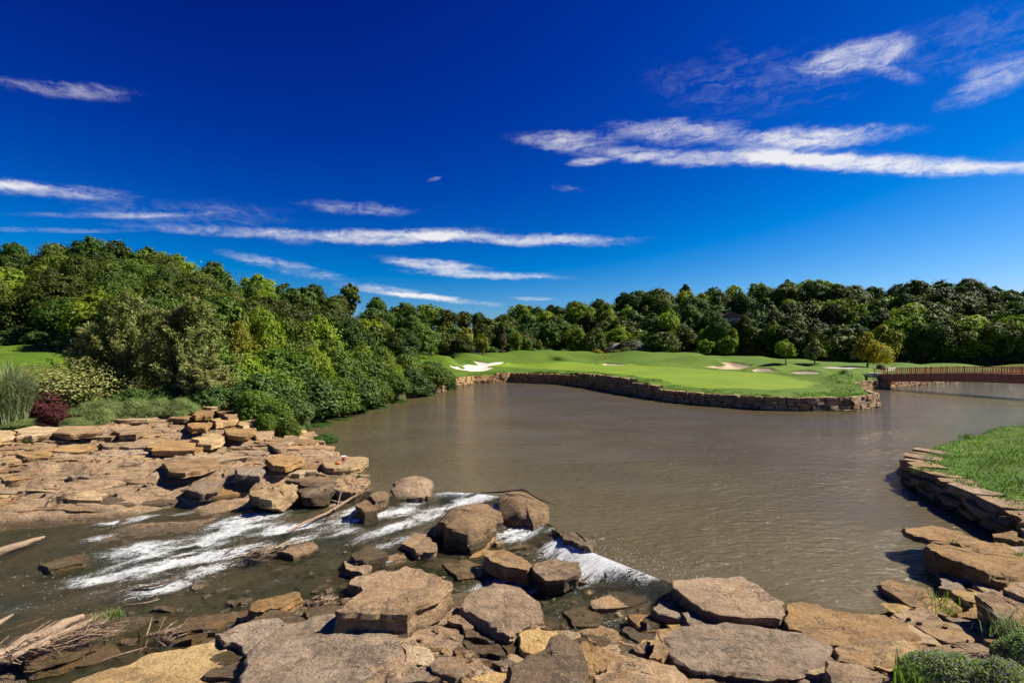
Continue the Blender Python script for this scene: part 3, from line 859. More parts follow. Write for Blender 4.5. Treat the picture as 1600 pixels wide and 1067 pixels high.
def build_stream():
    X, Y, Fc = grid(-30, 7.5, 9.8, 31, 0.09)
    ss = poly_sd(X, Y, STREAM_POLY); sd = poly_sd(X, Y, POND)
    z = idw(X, Y, SC_, 1.6, 0.6)
    dn = np.array([math.cos(R(28)), math.sin(R(28))])
    U = X * dn[0] + Y * dn[1]; Vv = -X * dn[1] + Y * dn[0]
    # foam: picture spots on the stream with reach in metres
    SPOTS = ((170, 885, 1.0, .7), (215, 880, 1.3, 1), (260, 870, 1.5, 1), (300, 850, 1.5, 1), (340, 840, 1.6, 1), (390, 815, 1.5, .9), (430, 805, 1.4, .85), (350, 865, 1.0, .7), (400, 850, 1.2, .7), (450, 830, 1.2, .7), (480, 815, 1.3, .7), (250, 905, 1.0, .65), (160, 838, .8, .6), (190, 815, 1.0, .7), (110, 808, 1.0, .7), (300, 805, .8, .5), (520, 815, 1.0, .7), (560, 800, .9, .75), (545, 825, .9, .7), (590, 835, .9, .6), (610, 808, .9, .8), (640, 838, .7, .6), (650, 795, .8, .5), (745, 785, 1.1, .9), (765, 775, .9, 1), (720, 780, .9, .8), (785, 800, .7, 1), (785, 820, .6, 1), (800, 835, .7, .95), (820, 842, .6, .8), (870, 840, .6, .6), (880, 860, .6, .9), (900, 872, .7, 1), (920, 880, .8, 1.1), (940, 886, .8, 1.1), (965, 890, .8, 1.1), (990, 895, .8, 1.1), (1015, 900, .7, 1.1), (1040, 908, .7, 1.1), (950, 900, .7, .7), (1000, 912, .6, .6), (760, 880, .35, .9), (765, 900, .6, .8), (800, 905, .5, .6), (600, 870, .4, .6), (585, 868, .4, .5), (820, 915, .5, .5), (50, 930, .9, .35), (90, 925, .9, .4), (230, 945, .7, .35), (430, 905, .5, .35), (900, 945, .8, .35), (960, 955, .9, .35), (1020, 960, .8, .35), (110, 870, 1.2, .4), (70, 880, 1.0, .3), (390, 880, .6, .4), (350, 910, .6, .3), (440, 885, .35, .5), (580, 812, 1.0, .8), (620, 822, 1.0, .75), (660, 812, .9, .7), (600, 848, .7, .5), (690, 800, .8, .7), (470, 845, 1.0, .6), (330, 885, 1.0, .6), (140, 905, 1.0, .5), (220, 850, 1.2, .7))
    fo = np.zeros(X.size)
    for px, py, r, s in SPOTS:
        zz = -0.9 if px < 480 else (-0.4 if px > 700 else -0.55)
        p = at(px, py, zz)
        du = (X - p[0]) * dn[0] + (Y - p[1]) * dn[1]; dv = -(X - p[0]) * dn[1] + (Y - p[1]) * dn[0]
        kr = 1.35 if px > 700 else 1.2
        fo = np.maximum(fo, 1.1 * s * np.exp(-(du / (1.5 * r * kr)) ** 2 - (dv / (0.66 * r * kr)) ** 2))
    gust = (1.02 + 1.15 * fbm(np.stack([U * 0.55, Vv * 1.6, np.full(X.size, 7.7)], 1), 3))
    fo = fo * np.clip(gust, np.where(X > -1.5, 0.95, 0.15), 1.35)
    rip = fbm(np.stack([U * 0.8, Vv * 2.4, np.full(X.size, 2.2)], 1), 4)
    rip2 = fbm(np.stack([U * 3.0, Vv * 7.0, np.full(X.size, 5.2)], 1), 3)
    z = z + rip * (0.045 + 0.16 * np.clip(fo, 0, 1)) + rip2 * (0.016 + 0.08 * np.clip(fo, 0, 1))
    z = z * sstep(-0.02, 1.7, sd) - 0.008
    m_ = (ss < 0.5) & (sd > -0.35)
    Fk = Fc[m_[Fc].all(1)]
    V = np.stack([X, Y, z], 1)
    V, Fk, at_ = compact(V, Fk, {'foam': fo})
    o = mesh_obj('stream_water', V, Fk, M['stream'], attrs=at_)
    tag(o, 'shallow stream with white rapids running over rock', None, None, 'structure')
    # spray drops thrown up where the water breaks
    rg = np.random.default_rng(3)
    pts = []
    for px, py, zz, n, sx, sz in ((925, 868, 0, 60, .5, .35), (970, 886, 0, 110, .6, .3), (1030, 898, 0, 150, .7, .4), (1060, 900, 0.1, 60, .6, .3), (785, 790, 0, 50, .4, .3), (765, 770, 0, 40, .5, .2), (760, 890, -.5, 40, .2, .3), (800, 840, -.2, 40, .5, .15), (340, 840, -.9, 160, 2.4, .2), (250, 875, -1, 150, 1.8, .18), (440, 815, -.7, 90, 1.8, .2), (550, 810, -.5, 50, .9, .25), (930, 850, 0, 60, .6, .4), (60, 920, -1.2, 60, 1.5, .08), (200, 930, -1.2, 50, 1.5, .08), (940, 960, -.6, 110, 1.3, .07), (1000, 940, -.5, 90, 1.0, .07)):
        c = at(px, py, zz)
        q = rg.normal(size=(n, 3)) * np.array([sx, sx, 0]); q[:, 2] = np.abs(rg.normal(size=n)) * sz * 0.6 + 0.03
        pts.append(c + q)
    P = np.concatenate(pts); n = len(P)
    s = rg.uniform(0.004, 0.012, n)[:, None]
    T = np.array([[1, 1, 1], [1, -1, -1], [-1, 1, -1], [-1, -1, 1]])
    V = (P[:, None, :] + T[None] * s[:, None, :]).reshape(-1, 3)
    Fq = np.array([[0, 1, 2], [0, 3, 1], [0, 2, 3], [1, 3, 2]])
    Fk = (np.arange(n)[:, None, None] * 4 + Fq[None]).reshape(-1, 3)
    o = mesh_obj('spray', V, Fk, M['spray'])
    tag(o, 'white spray drops above the breaking stream water', 'spray', None, 'stuff')


build_stream()

# ------------------------------------------------------------------ rocks
def resample(P, n):
    P = np.asarray(P, float)
    Q = np.vstack([P, P[:1]])
    d = np.r_[0, np.cumsum(np.linalg.norm(np.diff(Q, axis=0), axis=1))]
    t = np.linspace(0, d[-1], n, endpoint=False)
    return np.stack([np.interp(t, d, Q[:, k]) for k in range(Q.shape[1])], 1)


def jagged(top, n, seed, amp):
    """outline broken up by repeated midpoint displacement, straight edges and sharp corners kept"""
    rg = np.random.default_rng(int(seed) * 7 + 3)
    P = np.asarray(top, float)
    a = amp
    while len(P) * 2 <= n * 1.4:
        Q = np.roll(P, -1, axis=0)
        d = Q - P
        L = np.linalg.norm(d[:, :2], axis=1)
        nr = np.stack([d[:, 1], -d[:, 0]], 1) / (L[:, None] + 1e-9)
        m_ = (P + Q) / 2 + d * rg.uniform(-0.14, 0.14, len(P))[:, None]
        off = rg.normal(size=len(P)) * a * L
        m_[:, :2] += nr * off[:, None]
        N = np.empty((len(P) * 2, 3)); N[0::2] = P; N[1::2] = m_
        P = N
        a *= 0.92
    return P


def rock_geo(top, thick, seed, rough=0.05, flare=0.05, dome=0.0, n=56, sides=6, steps=0.05, tilt=(0, 0), cuts=1, jag=0.09):
    """a slab: top outline (x, y, z), broken layered sides, uneven flaked top"""
    P = jagged(top, n, seed, jag)
    n = len(P)
    c = P.mean(0)
    size = np.linalg.norm(P[:, :2] - c[:2], axis=1).mean()
    so = np.array([seed * 3.17, seed * 1.71, seed * 0.77])
    rad = (P - c); rl = np.linalg.norm(rad[:, :2], axis=1, keepdims=True) + 1e-6
    nrm = np.hstack([rad[:, :2] / rl, np.zeros((n, 1))])
    rg = np.random.default_rng(int(seed * 13) + 1)
    rings = []
    for s in (1.0, 0.985, 0.90, 0.77, 0.62, 0.46, 0.30, 0.14):
        q = c + (P - c) * s
        nz = fbm(q / max(size, .3) * 1.5 + so, 4, 0.55)
        zt = np.floor((nz * 0.5 + 0.5) * 6 + 0.4 * fbm(q * 3 + so, 2)) / 6 * steps * 2.6 - steps
        q[:, 2] += dome * (1 - s * s) + zt + nz * rough * size * 0.3 + fbm(q * 5.5 + so, 3) * 0.022
        q[:, 2] += (q[:, 0] - c[0]) * tilt[0] + (q[:, 1] - c[1]) * tilt[1]
        if s == 1.0: q[:, 2] -= 0.006 + 0.022 * min(size, 1.0) * (0.5 + 0.5 * fbm(q * 2 + so, 2))
        rings.append(q)
    side = []
    base = rings[0].copy()
    lev = np.sort(np.r_[rg.uniform(0.06, 0.95, sides - 1), 1.0])
    for i, t in enumerate(lev):
        q = base.copy()
        o = flare * t + rg.uniform(-0.06, 0.05) * min(1.2, size)
        q[:, 2] -= thick * t
        q2 = q.copy(); q2[:, 2] *= 3.0
        o = o + fbm(q2 * (1.8 / max(size, .3)) + so + 5, 3, 0.6) * 0.07 * min(size, 1.6) + fbm(q2 * 4.5 + so, 2) * 0.045
        if t == 1.0: o = o - 0.05
        q = q + nrm * o[:, None]
        side.append(q)
    allr = side[::-1] + rings
    V = np.vstack(allr + [c[None] + np.array([[0, 0, (rings[-1][:, 2].mean() - c[2])]])])
    # chiselled facets: flatten what sticks out beyond a few random planes
    mid = c - np.array([0, 0, thick * 0.4])
    for k in range(cuts):
        a = rg.uniform(0, 6.28)
        nv = np.array([math.cos(a), math.sin(a), rg.uniform(0.25, 1.3) if dome > 0.05 else rg.uniform(-0.1, 0.7)])
        nv /= np.linalg.norm(nv)
        pr = (V - mid) @ nv
        lim = pr.max() * rg.uniform(0.74, 0.92)
        V = V - np.maximum(0, pr - lim)[:, None] * nv[None] * 0.92
    Fc = []
    m = len(allr)
    for k in range(m - 1):
        a = k * n; b_ = (k + 1) * n
        for i in range(n):
            i2 = (i + 1) % n
            Fc.append((a + i, a + i2, b_ + i2, b_ + i))
    top_i = m * n
    a = (m - 1) * n
    for i in range(n): Fc.append((a + i, a + (i + 1) % n, top_i))
    Fc.append(tuple(range(n - 1, -1, -1)))
    # orientation of the outline decides the winding
    ar = 0.5 * np.sum(P[:, 0] * np.roll(P[:, 1], -1) - np.roll(P[:, 0], -1) * P[:, 1])
    if ar < 0: Fc = [t[::-1] for t in Fc]
    return V, Fc


SEED = [1]


def rock(name, top, thick, mat, label=None, parent=None, cat='rock', **kw):
    SEED[0] += 1
    V, Fc = rock_geo(top, thick, SEED[0] + kw.pop('seed', 0), **kw)
    o = None
    c = V.mean(0)
    c[2] = V[:, 2].min()
    o = mesh_obj(name, [v - c for v in V], Fc, M[mat], sharp=22)
    o.location = c
    if parent is not None:
        o.parent = parent
    if label: tag(o, label, cat)
    return o


def slab(px_pts, z, thick, mat, label, name='rock_slab', dz=None, **kw):
    pts = [at(px, py, z + (dz[i] if dz else 0.0)) for i, (px, py) in enumerate(px_pts)]
    return rock(name, pts, thick, mat, label, cat=kw.pop('cat', 'rock'), **kw)


slab(((524, 956), (566, 922), (602, 897), (632, 885), (658, 885), (682, 899), (707, 914), (672, 940), (637, 959), (580, 958)), 0.60, 0.66, 'rock_ochre', 'thick blocky tan slab resting on the flat stone at bottom centre', 'stone_block', n=90, rough=0.025, flare=0.02, steps=0.07)
slab(((386, 1026), (412, 998), (442, 974), (514, 957), (580, 968), (652, 990), (628, 1012), (596, 1040), (550, 1075), (480, 1092), (396, 1090)), 0.12, 0.5, 'rock_grey', 'broad flat grey slab under the thick tan block at the bottom', n=110, rough=0.02, steps=0.03)
slab(((112, 1066), (178, 1040), (240, 1020), (330, 1003), (372, 1012), (380, 1042), (366, 1085), (240, 1100), (130, 1100)), -0.35, 0.6, 'rock_cream', 'cream coloured eroded slab at the bottom edge beside the stream', n=100, rough=0.03, steps=0.09)
slab(((332, 990), (372, 976), (436, 964), (446, 974), (410, 998), (384, 1022), (352, 1004)), -0.15, 0.5, 'rock_grey', 'small grey slab wedged between the cream slab and flat slab', n=64, rough=0.04)
slab(((719, 958), (730, 930), (771, 911), (800, 913), (829, 932), (848, 955), (850, 972), (828, 978), (796, 992), (762, 984), (738, 978)), 0.22, 0.75, 'rock_grey', 'rounded grey lichen covered boulder right of the thick block', 'boulder', n=80, rough=0.03, dome=0.22, flare=0.12, cat='boulder')
slab(((1036, 996), (1068, 978), (1152, 967), (1232, 978), (1298, 1008), (1303, 1030), (1250, 1050), (1150, 1050), (1085, 1046), (1046, 1022)), 0.34, 0.5, 'rock_grey', 'wide speckled grey slab with a dark left end near the bottom', n=110, rough=0.025, steps=0.05)
slab(((1051, 907), (1100, 902), (1158, 900), (1192, 918), (1226, 942), (1222, 964), (1168, 972), (1110, 955), (1076, 934)), 0.26, 0.6, 'rock_ochre', 'brown tabular slab at the end of the white spillway', n=90, rough=0.025, flare=-0.05)
slab(((1228, 942), (1250, 936), (1290, 946), (1348, 957), (1420, 978), (1448, 1002), (1400, 1020), (1330, 1012), (1300, 1010), (1264, 1000), (1232, 980)), 0.30, 0.6, 'rock_ochre', 'long orange tan slab along the pond edge with dark left face', n=110, rough=0.03, steps=0.06, tilt=(0.02, -0.05))
slab(((1303, 1014), (1345, 1000), (1420, 998), (1462, 1012), (1450, 1035), (1392, 1050), (1345, 1043), (1308, 1034)), 0.38, 0.4, 'rock', 'tan slab in front of the long orange slab', n=80, rough=0.03)
slab(((1373, 911), (1392, 907), (1436, 918), (1455, 926), (1462, 941), (1422, 946), (1396, 931)), 0.22, 0.42, 'rock', 'thin pointed slab jutting into the pond at lower right', n=70, rough=0.03, tilt=(0.03, 0.05))
slab(((1411, 824), (1445, 822), (1480, 823), (1512, 836), (1540, 846), (1500, 850), (1465, 845), (1428, 837)), 0.85, 0.2, 'rock_ochre', 'overhanging thin ledge pointing left over the pond', n=80, rough=0.02)
slab(((1453, 862), (1464, 842), (1500, 843), (1545, 846), (1600, 858), (1640, 880), (1590, 900), (1545, 896), (1500, 878)), 0.78, 0.75, 'rock', 'big fissured tan ledge below the right hand lawn wall', n=110, rough=0.03, steps=0.08)
slab(((1492, 874), (1505, 868), (1545, 884), (1584, 901), (1572, 910), (1530, 897)), 0.66, 0.22, 'rock_ochre', 'narrow orange strip of rock on the fissured ledge front', n=60, rough=0.03)
slab(((1462, 892), (1480, 887), (1520, 900), (1535, 914), (1508, 926), (1466, 918)), 0.28, 0.55, 'rock_grey', 'shadowed stone beneath the fissured ledge at the water', n=70, rough=0.05)
slab(((1520, 912), (1556, 908), (1600, 915), (1600, 935), (1550, 930)), 0.42, 0.5, 'rock_grey', 'small grey stones heaped between ledge and leaning block', n=60, rough=0.07)
slab(((1522, 930), (1565, 928), (1612, 934), (1660, 960), (1620, 978), (1560, 960)), 1.0, 0.85, 'rock_ochre', 'leaning orange topped block at the right edge of the rocks', 'stone_block', n=80, rough=0.03, tilt=(0.0, 0.10), flare=-0.1)
slab(((1568, 918), (1590, 908), (1650, 915), (1650, 935), (1580, 930)), 1.15, 0.6, 'rock', 'flat brown stone behind the leaning orange block', n=60, rough=0.04)
slab(((1290, 1032), (1330, 1036), (1388, 1058), (1380, 1090), (1300, 1095)), 0.62, 0.5, 'rock_grey', 'angular grey slab at the bottom edge left of the green tuft', n=70, rough=0.03)
slab(((928, 1056), (950, 1036), (984, 1020), (1024, 1032), (1074, 1056), (1070, 1095), (940, 1095)), 0.32, 0.6, 'rock', 'sloping tan slab at the bottom edge right of centre', n=80, rough=0.03, dome=0.1)
slab(((794, 1040), (826, 1022), (852, 1012), (880, 988), (904, 1000), (918, 1034), (922, 1090), (800, 1095)), 0.55, 0.8, 'rock_dark', 'dark brown lichen crusted pointed boulder at bottom centre', 'boulder', n=80, rough=0.04, dome=0.12, flare=0.1, cat='boulder')
slab(((806, 986), (824, 978), (872, 989), (862, 1008), (846, 1022), (816, 1020)), 0.12, 0.45, 'rock_cream', 'smooth pale stone between the rounded and pointed boulders', n=60, rough=0.03)
slab(((906, 1000), (934, 1008), (962, 1024), (940, 1050), (922, 1054)), 0.15, 0.5, 'rock', 'pinkish tan slab right of the dark pointed boulder', n=60, rough=0.03)
slab(((1022, 996), (1034, 979), (1064, 986), (1046, 1000), (1034, 1028), (1014, 1026)), 0.32, 0.6, 'rock_ochre', 'upright ochre stone left of the wide speckled slab', n=60, rough=0.04)
slab(((994, 1004), (1016, 1002), (1012, 1024), (993, 1018)), 0.05, 0.4, 'rock_ochre', 'small ochre cube of stone beside the upright ochre stone', n=44, rough=0.04)
slab(((832, 882), (866, 872), (906, 877), (909, 890), (886, 905), (850, 906), (836, 896)), -0.02, 0.55, 'rock_dark', 'wet brown ledge with an overhang below the spillway', n=80, rough=0.04, flare=-0.12)
slab(((757, 862), (787, 857), (812, 868), (832, 884), (824, 892), (790, 886), (766, 877)), -0.12, 0.5, 'rock_low', 'flat brown shelf of rock right below the big dark boulder', n=70, rough=0.04)
slab(((690, 797), (720, 787), (764, 788), (783, 800), (786, 816), (760, 830), (735, 836), (692, 828), (678, 812)), 0.12, 0.85, 'rock_dark', 'largest dark boulder standing in the rapids at centre', 'boulder', n=90, rough=0.05, dome=0.30, flare=0.10, cat='boulder', cuts=6)
slab(((776, 782), (790, 769), (820, 768), (846, 784), (869, 803), (862, 816), (830, 818), (800, 808), (780, 796)), 0.12, 0.8, 'rock_dark', 'dark boulder at the pond edge with a branch on top', 'boulder', n=80, rough=0.06, dome=0.34, flare=0.10, cuts=6, cat='boulder')
slab(((612, 766), (620, 752), (640, 745), (662, 746), (682, 760), (688, 772), (660, 776), (628, 776)), 0.08, 0.8, 'rock_ochre', 'brown boulder at the pond edge nearest the rock terrace', 'boulder', n=80, rough=0.05, dome=0.38, flare=0.10, cuts=6, cat='boulder')
slab(((862, 826), (888, 831), (918, 836), (931, 846), (928, 858), (905, 852), (880, 842)), 0.14, 0.4, 'rock_dark', 'low wet stone trailing off the pond edge boulder', n=60, rough=0.06)
slab(((556, 787), (572, 780), (590, 785), (590, 796), (570, 800)), 0.0, 0.75, 'rock_dark', 'small black wet boulder in the gap by the terrace', 'boulder', n=56, rough=0.05, cat='boulder')
slab(((574, 775), (592, 766), (606, 770), (600, 782), (585, 786)), 0.12, 0.5, 'rock_dark', 'little brown stone touching the terrace side boulder', n=44, rough=0.06)
slab(((623, 848), (645, 834), (672, 840), (683, 852), (678, 862), (650, 862)), -0.42, 0.5, 'rock_low', 'flat brown stone left of the largest dark boulder', n=60, rough=0.04)
slab(((382, 944), (405, 934), (430, 928), (461, 926), (470, 936), (440, 952), (400, 956)), -0.35, 0.3, 'rock_low', 'leaning flat slab over a dark hollow by the stream', n=60, rough=0.03, tilt=(0.08, 0.0))
slab(((277, 985), (297, 966), (340, 958), (364, 955), (380, 968), (340, 982)), -0.85, 0.3, 'rock_low', 'thin tilted slab at the stream margin above the cream slab', n=60, rough=0.05)
slab(((30, 1030), (70, 1002), (120, 980), (165, 962), (195, 988), (150, 1012), (90, 1036), (40, 1045)), -1.0, 0.35, 'rock_low', 'low flat rock carrying the big driftwood log', n=80, rough=0.04)
slab(((432, 862), (447, 850), (490, 845), (497, 854), (460, 868)), -0.68, 0.3, 'rock_low', 'flat stone with driftwood in the middle of the stream', n=52, rough=0.05)
slab(((550, 863), (575, 853), (602, 860), (602, 872), (575, 878), (556, 874)), -0.45, 0.4, 'rock_wet', 'mossy wet stone with a trickle left of the flat brown stone', n=52, rough=0.05)
slab(((536, 876), (560, 872), (580, 884), (566, 896), (540, 888)), -0.62, 0.3, 'rock_low', 'pale broken stone in the shallow pool', n=48, rough=0.05)
slab(((560, 900), (600, 890), (625, 896), (600, 912), (566, 918), (545, 912)), -0.55, 0.35, 'rock_low', 'half sunk stone behind the thick tan block', n=52, rough=0.05)
slab(((690, 880), (725, 872), (760, 885), (752, 900), (715, 905)), -0.62, 0.3, 'rock_wet', 'dark wet shelf between boulder and rounded boulder', n=52, rough=0.06)
slab(((60, 882), (110, 868), (140, 866), (130, 880), (80, 890)), -1.02, 0.3, 'rock_wet', 'dark streaming rock breaking the water at far left', n=52, rough=0.05)
slab(((880, 955), (915, 948), (945, 960), (935, 978), (895, 980)), -0.58, 0.3, 'rock_wet', 'submerged brown stone in the shallows right of rounded boulder', n=52, rough=0.06)
slab(((980, 962), (1030, 955), (1070, 965), (1060, 980), (1000, 984)), -0.4, 0.4, 'rock_low', 'flat grey stone between shallows and speckled slab', n=56, rough=0.05)
slab(((1065, 958), (1100, 952), (1140, 966), (1120, 980), (1080, 978)), 0.0, 0.5, 'rock_grey', 'grey stone under the brown tabular slab', n=52, rough=0.05)
# terrace stones that stand out
slab(((160, 669), (200, 656), (247, 656), (243, 671), (214, 682), (186, 682), (176, 674)), 1.62, 0.36, 'rock', 'big tilted tan block with a dark left end on the terrace', 'stone_block', n=64, rough=0.03, tilt=(0.05, 0))
slab(((228, 697), (262, 688), (312, 690), (319, 699), (300, 706), (245, 705)), 1.12, 0.32, 'rock', 'dark fronted slab lying mid terrace', n=64, rough=0.03, flare=-0.06)
slab(((143, 648), (190, 644), (246, 646), (249, 653), (200, 656), (152, 654)), 2.12, 0.3, 'rock_cream', 'long pale cap stone edging the low planting', n=56, rough=0.02)
slab(((22, 671), (46, 666), (78, 667), (80, 676), (50, 680), (26, 680)), 1.95, 0.4, 'rock_cream', 'cream block at the terrace back below the pampas grass', 'stone_block', n=56, rough=0.03)
slab(((84, 668), (120, 663), (150, 665), (153, 674), (110, 677), (86, 675)), 1.98, 0.4, 'rock_ochre', 'orange tan block beside the cream block at the terrace back', 'stone_block', n=56, rough=0.03)
slab(((-30, 676), (0, 671), (18, 673), (20, 684), (-10, 688), (-40, 686)), 1.9, 0.4, 'rock_cream', 'cream edging block cut by the left picture edge', 'stone_block', n=48, rough=0.03)
slab(((416, 716), (437, 709), (470, 712), (468, 722), (446, 729), (420, 724)), 0.9, 0.3, 'rock_ochre', 'chunky tan block near the terrace tip', 'stone_block', n=60, rough=0.03)
slab(((506, 720), (535, 714), (564, 711), (568, 722), (552, 729), (522, 732)), 0.56, 0.45, 'rock_cream', 'pale slab at the terrace tip carrying the bucket', n=64, rough=0.035)
slab(((368, 732), (398, 726), (414, 734), (406, 745), (376, 742)), 0.65, 0.35, 'rock_grey', 'squarish grey flag near the terrace front', n=48, rough=0.03)
slab(((388, 773), (408, 760), (440, 755), (466, 758), (470, 770), (440, 781), (405, 781)), 0.05, 0.5, 'rock_cream', 'knobbly pale ledge at the left end of the terrace front', n=90, rough=0.08, steps=0.14, flare=-0.1, cuts=4, jag=0.13)
slab(((466, 762), (490, 752), (520, 750), (532, 760), (516, 774), (478, 778)), -0.02, 0.5, 'rock', 'pitted brown ledge in the middle of the terrace front', n=80, rough=0.08, steps=0.12, flare=-0.1, cuts=4, jag=0.13)
slab(((522, 752), (545, 742), (572, 748), (574, 758), (556, 768), (530, 768)), 0.10, 0.6, 'rock_low', 'jutting ledge at the right end of the terrace front', n=80, rough=0.07, steps=0.12, flare=-0.14, cuts=4, jag=0.12)
slab(((255, 722), (300, 712), (342, 716), (338, 728), (290, 738), (262, 734)), 0.72, 0.3, 'rock', 'weathered brown hump in the middle of the terrace front', n=60, rough=0.04, dome=0.04)
slab(((468, 676), (490, 673), (502, 680), (488, 686), (470, 684)), 0.45, 0.5, 'rock', 'stone among green weeds at the pond corner', n=44, rough=0.05)
slab(((300, 752), (330, 742), (352, 752), (340, 768), (310, 770), (288, 764)), 0.0, 0.4, 'rock_grey', 'grey boulder on the stream margin below the terrace', 'boulder', n=56, rough=0.05, dome=0.1, cat='boulder')
STEP = (((299, 640, 2.55), (318, 630, 2.55), (334, 633, 2.55), (330, 645, 2.55), (306, 646, 2.55)), ((316, 628, 2.8), (345, 619, 2.8), (356, 625, 2.8), (340, 633, 2.8), (322, 634, 2.8)), ((346, 619, 3.0), (366, 614, 3.0), (369, 623, 3.0), (352, 627, 3.0)), ((338, 640, 2.35), (368, 628, 2.35), (384, 630, 2.35), (376, 642, 2.35), (346, 648, 2.35)), ((330, 652, 2.0), (352, 643, 2.0), (372, 646, 2.0), (368, 656, 2.0), (338, 660, 2.0)), ((296, 658, 2.0), (322, 650, 2.0), (332, 656, 2.0), (322, 666, 2.0), (300, 666, 2.0)), ((256, 643, 2.3), (280, 637, 2.3), (300, 641, 2.3), (294, 650, 2.3), (262, 650, 2.3)), ((374, 652, 1.8), (400, 640, 1.8), (418, 645, 1.8), (404, 658, 1.8), (380, 662, 1.8)), ((350, 668, 1.6), (380, 660, 1.6), (400, 666, 1.6), (384, 678, 1.6), (356, 676, 1.6)), ((400, 668, 1.35), (425, 656, 1.35), (442, 662, 1.35), (426, 676, 1.35), (406, 678, 1.35)), ((300, 680, 1.5), (332, 672, 1.5), (350, 680, 1.5), (330, 690, 1.5), (306, 690, 1.5)), ((420, 690, 1.05), (446, 676, 1.05), (460, 684, 1.05), (440, 698, 1.05)))
SLBL = ('lowest', 'second', 'topmost back')
for i, s in enumerate(STEP):
    top = [at(*q) for q in s]
    top = [q - np.array([0, 0, 0.18]) for q in top]
    rock('stone', top, 0.34, ('rock', 'rock_cream', 'rock_low')[i % 3], None, BEDROCK, n=44, rough=0.03, sides=4)


# loose slabs paving the rest of the rock field: cells of a stretched Voronoi pattern
def clip(poly, a, b):
    """keep the part of poly nearer to a than to b"""
    mx, my = (a[0] + b[0]) / 2, (a[1] + b[1]) / 2
    nx, ny = b[0] - a[0], b[1] - a[1]
    out = []
    for i in range(len(poly)):
        p, q = poly[i], poly[(i + 1) % len(poly)]
        dp = (p[0] - mx) * nx + (p[1] - my) * ny; dq = (q[0] - mx) * nx + (q[1] - my) * ny
        if dp <= 0: out.append(p)
        if dp * dq < 0:
            t = dp / (dp - dq); out.append((p[0] + (q[0] - p[0]) * t, p[1] + (q[1] - p[1]) * t))
    return out


def cells(region, n, stretch, ang, seed, mind):
    rg = random.Random(seed)
    ca, sa = math.cos(ang), math.sin(ang)
    to = lambda p: ((p[0] * ca + p[1] * sa) / stretch, -p[0] * sa + p[1] * ca)
    fro = lambda p: (p[0] * stretch * ca - p[1] * sa, p[0] * stretch * sa + p[1] * ca)
    rg_ = [to(p) for p in region]
    x0, x1 = min(p[0] for p in rg_), max(p[0] for p in rg_); y0, y1 = min(p[1] for p in rg_), max(p[1] for p in rg_)
    pts = []
    tries = 0
    while len(pts) < n and tries < 60000:
        tries += 1
        p = (rg.uniform(x0, x1), rg.uniform(y0, y1))
        md = mind * (0.55 + 0.9 * rg.random() ** 2)
        if poly_sd(np.array([p[0]]), np.array([p[1]]), rg_)[0] < 0 and all((p[0] - q[0]) ** 2 + (p[1] - q[1]) ** 2 > md * md for q in pts):
            pts.append(p)
    res = []
    for i, p in enumerate(pts):
        poly = [(p[0] - mind * 1.3, p[1] - mind * 1.3), (p[0] + mind * 1.3, p[1] - mind * 1.3), (p[0] + mind * 1.3, p[1] + mind * 1.3), (p[0] - mind * 1.3, p[1] + mind * 1.3)]
        for k, q in enumerate(pts):
            if k != i and abs(q[0] - p[0]) < mind * 3 and abs(q[1] - p[1]) < mind * 3:
                poly = clip(poly, p, q)
                if len(poly) < 3: break
        if len(poly) >= 3: res.append([fro(v) for v in poly])
    return res


def pave(region, n, stretch, ang, seed, mind, mats, gap=0.93, lift=(0.02, 0.22), thick=0.5, tiltamt=0.05, npt=40):
    rg = random.Random(seed)
    for poly in cells(region, n, stretch, ang, seed, mind):
        P = np.array(poly); c = P.mean(0)
        sz = np.linalg.norm(P - c, axis=1).mean()
        if sz < 0.22: continue
        P = c + (P - c) * gap
        if poly_sd(np.array([c[0]]), np.array([c[1]]), POND)[0] < 0.25: continue
        z = h1(c[0], c[1]) + rg.uniform(*lift)
        z = round(z / 0.10) * 0.10 + rg.uniform(-0.015, 0.015)
        # follow the slope of the ground a little
        gx = (h1(c[0] + 0.8, c[1]) - h1(c[0] - 0.8, c[1])) / 1.6; gy = (h1(c[0], c[1] + 0.8) - h1(c[0], c[1] - 0.8)) / 1.6
        gx = max(-0.2, min(0.2, gx)); gy = max(-0.2, min(0.2, gy))
        top = [(p[0], p[1], z) for p in P]
        rock('stone', top, thick, rg.choice(mats), None, BEDROCK, n=npt, rough=0.035, sides=4, flare=rg.uniform(-0.04, 0.06), steps=rg.uniform(0.02, 0.06), tilt=(gx * 0.7 + rg.uniform(-tiltamt, tiltamt), gy * 0.7 + rg.uniform(-tiltamt, tiltamt)))


TREG = [at(px, py, z)[:2] for px, py, z in ((-160, 700, 1.5), (0, 684, 1.6), (150, 682, 1.4), (250, 660, 1.8), (300, 662, 1.8), (400, 660, 1.4), (450, 680, 0.8), (480, 705, 0.4), (560, 735, 0.1), (560, 752, 0.0), (400, 772, -0.3), (270, 768, -0.4), (130, 795, -0.6), (0, 800, -0.7), (-160, 815, -0.8))]
pave(TREG, 120, 2.6, R(10), 21, 0.80, ('rock', 'rock', 'rock_low', 'rock_cream', 'rock_ochre', 'rock_grey'), 0.99, (-0.15, 0.05), 0.45, 0.03)
BREG = [at(px, py, z)[:2] for px, py, z in ((370, 1000, -0.2), (480, 960, -0.2), (700, 960, -0.1), (860, 975, -0.2), (1000, 1000, -0.2), (1090, 950, 0), (1240, 980, 0), (1440, 945, .1), (1540, 980, .4), (1640, 900, .6), (1700, 1100, .6), (1100, 1110, .3), (380, 1100, 0))]
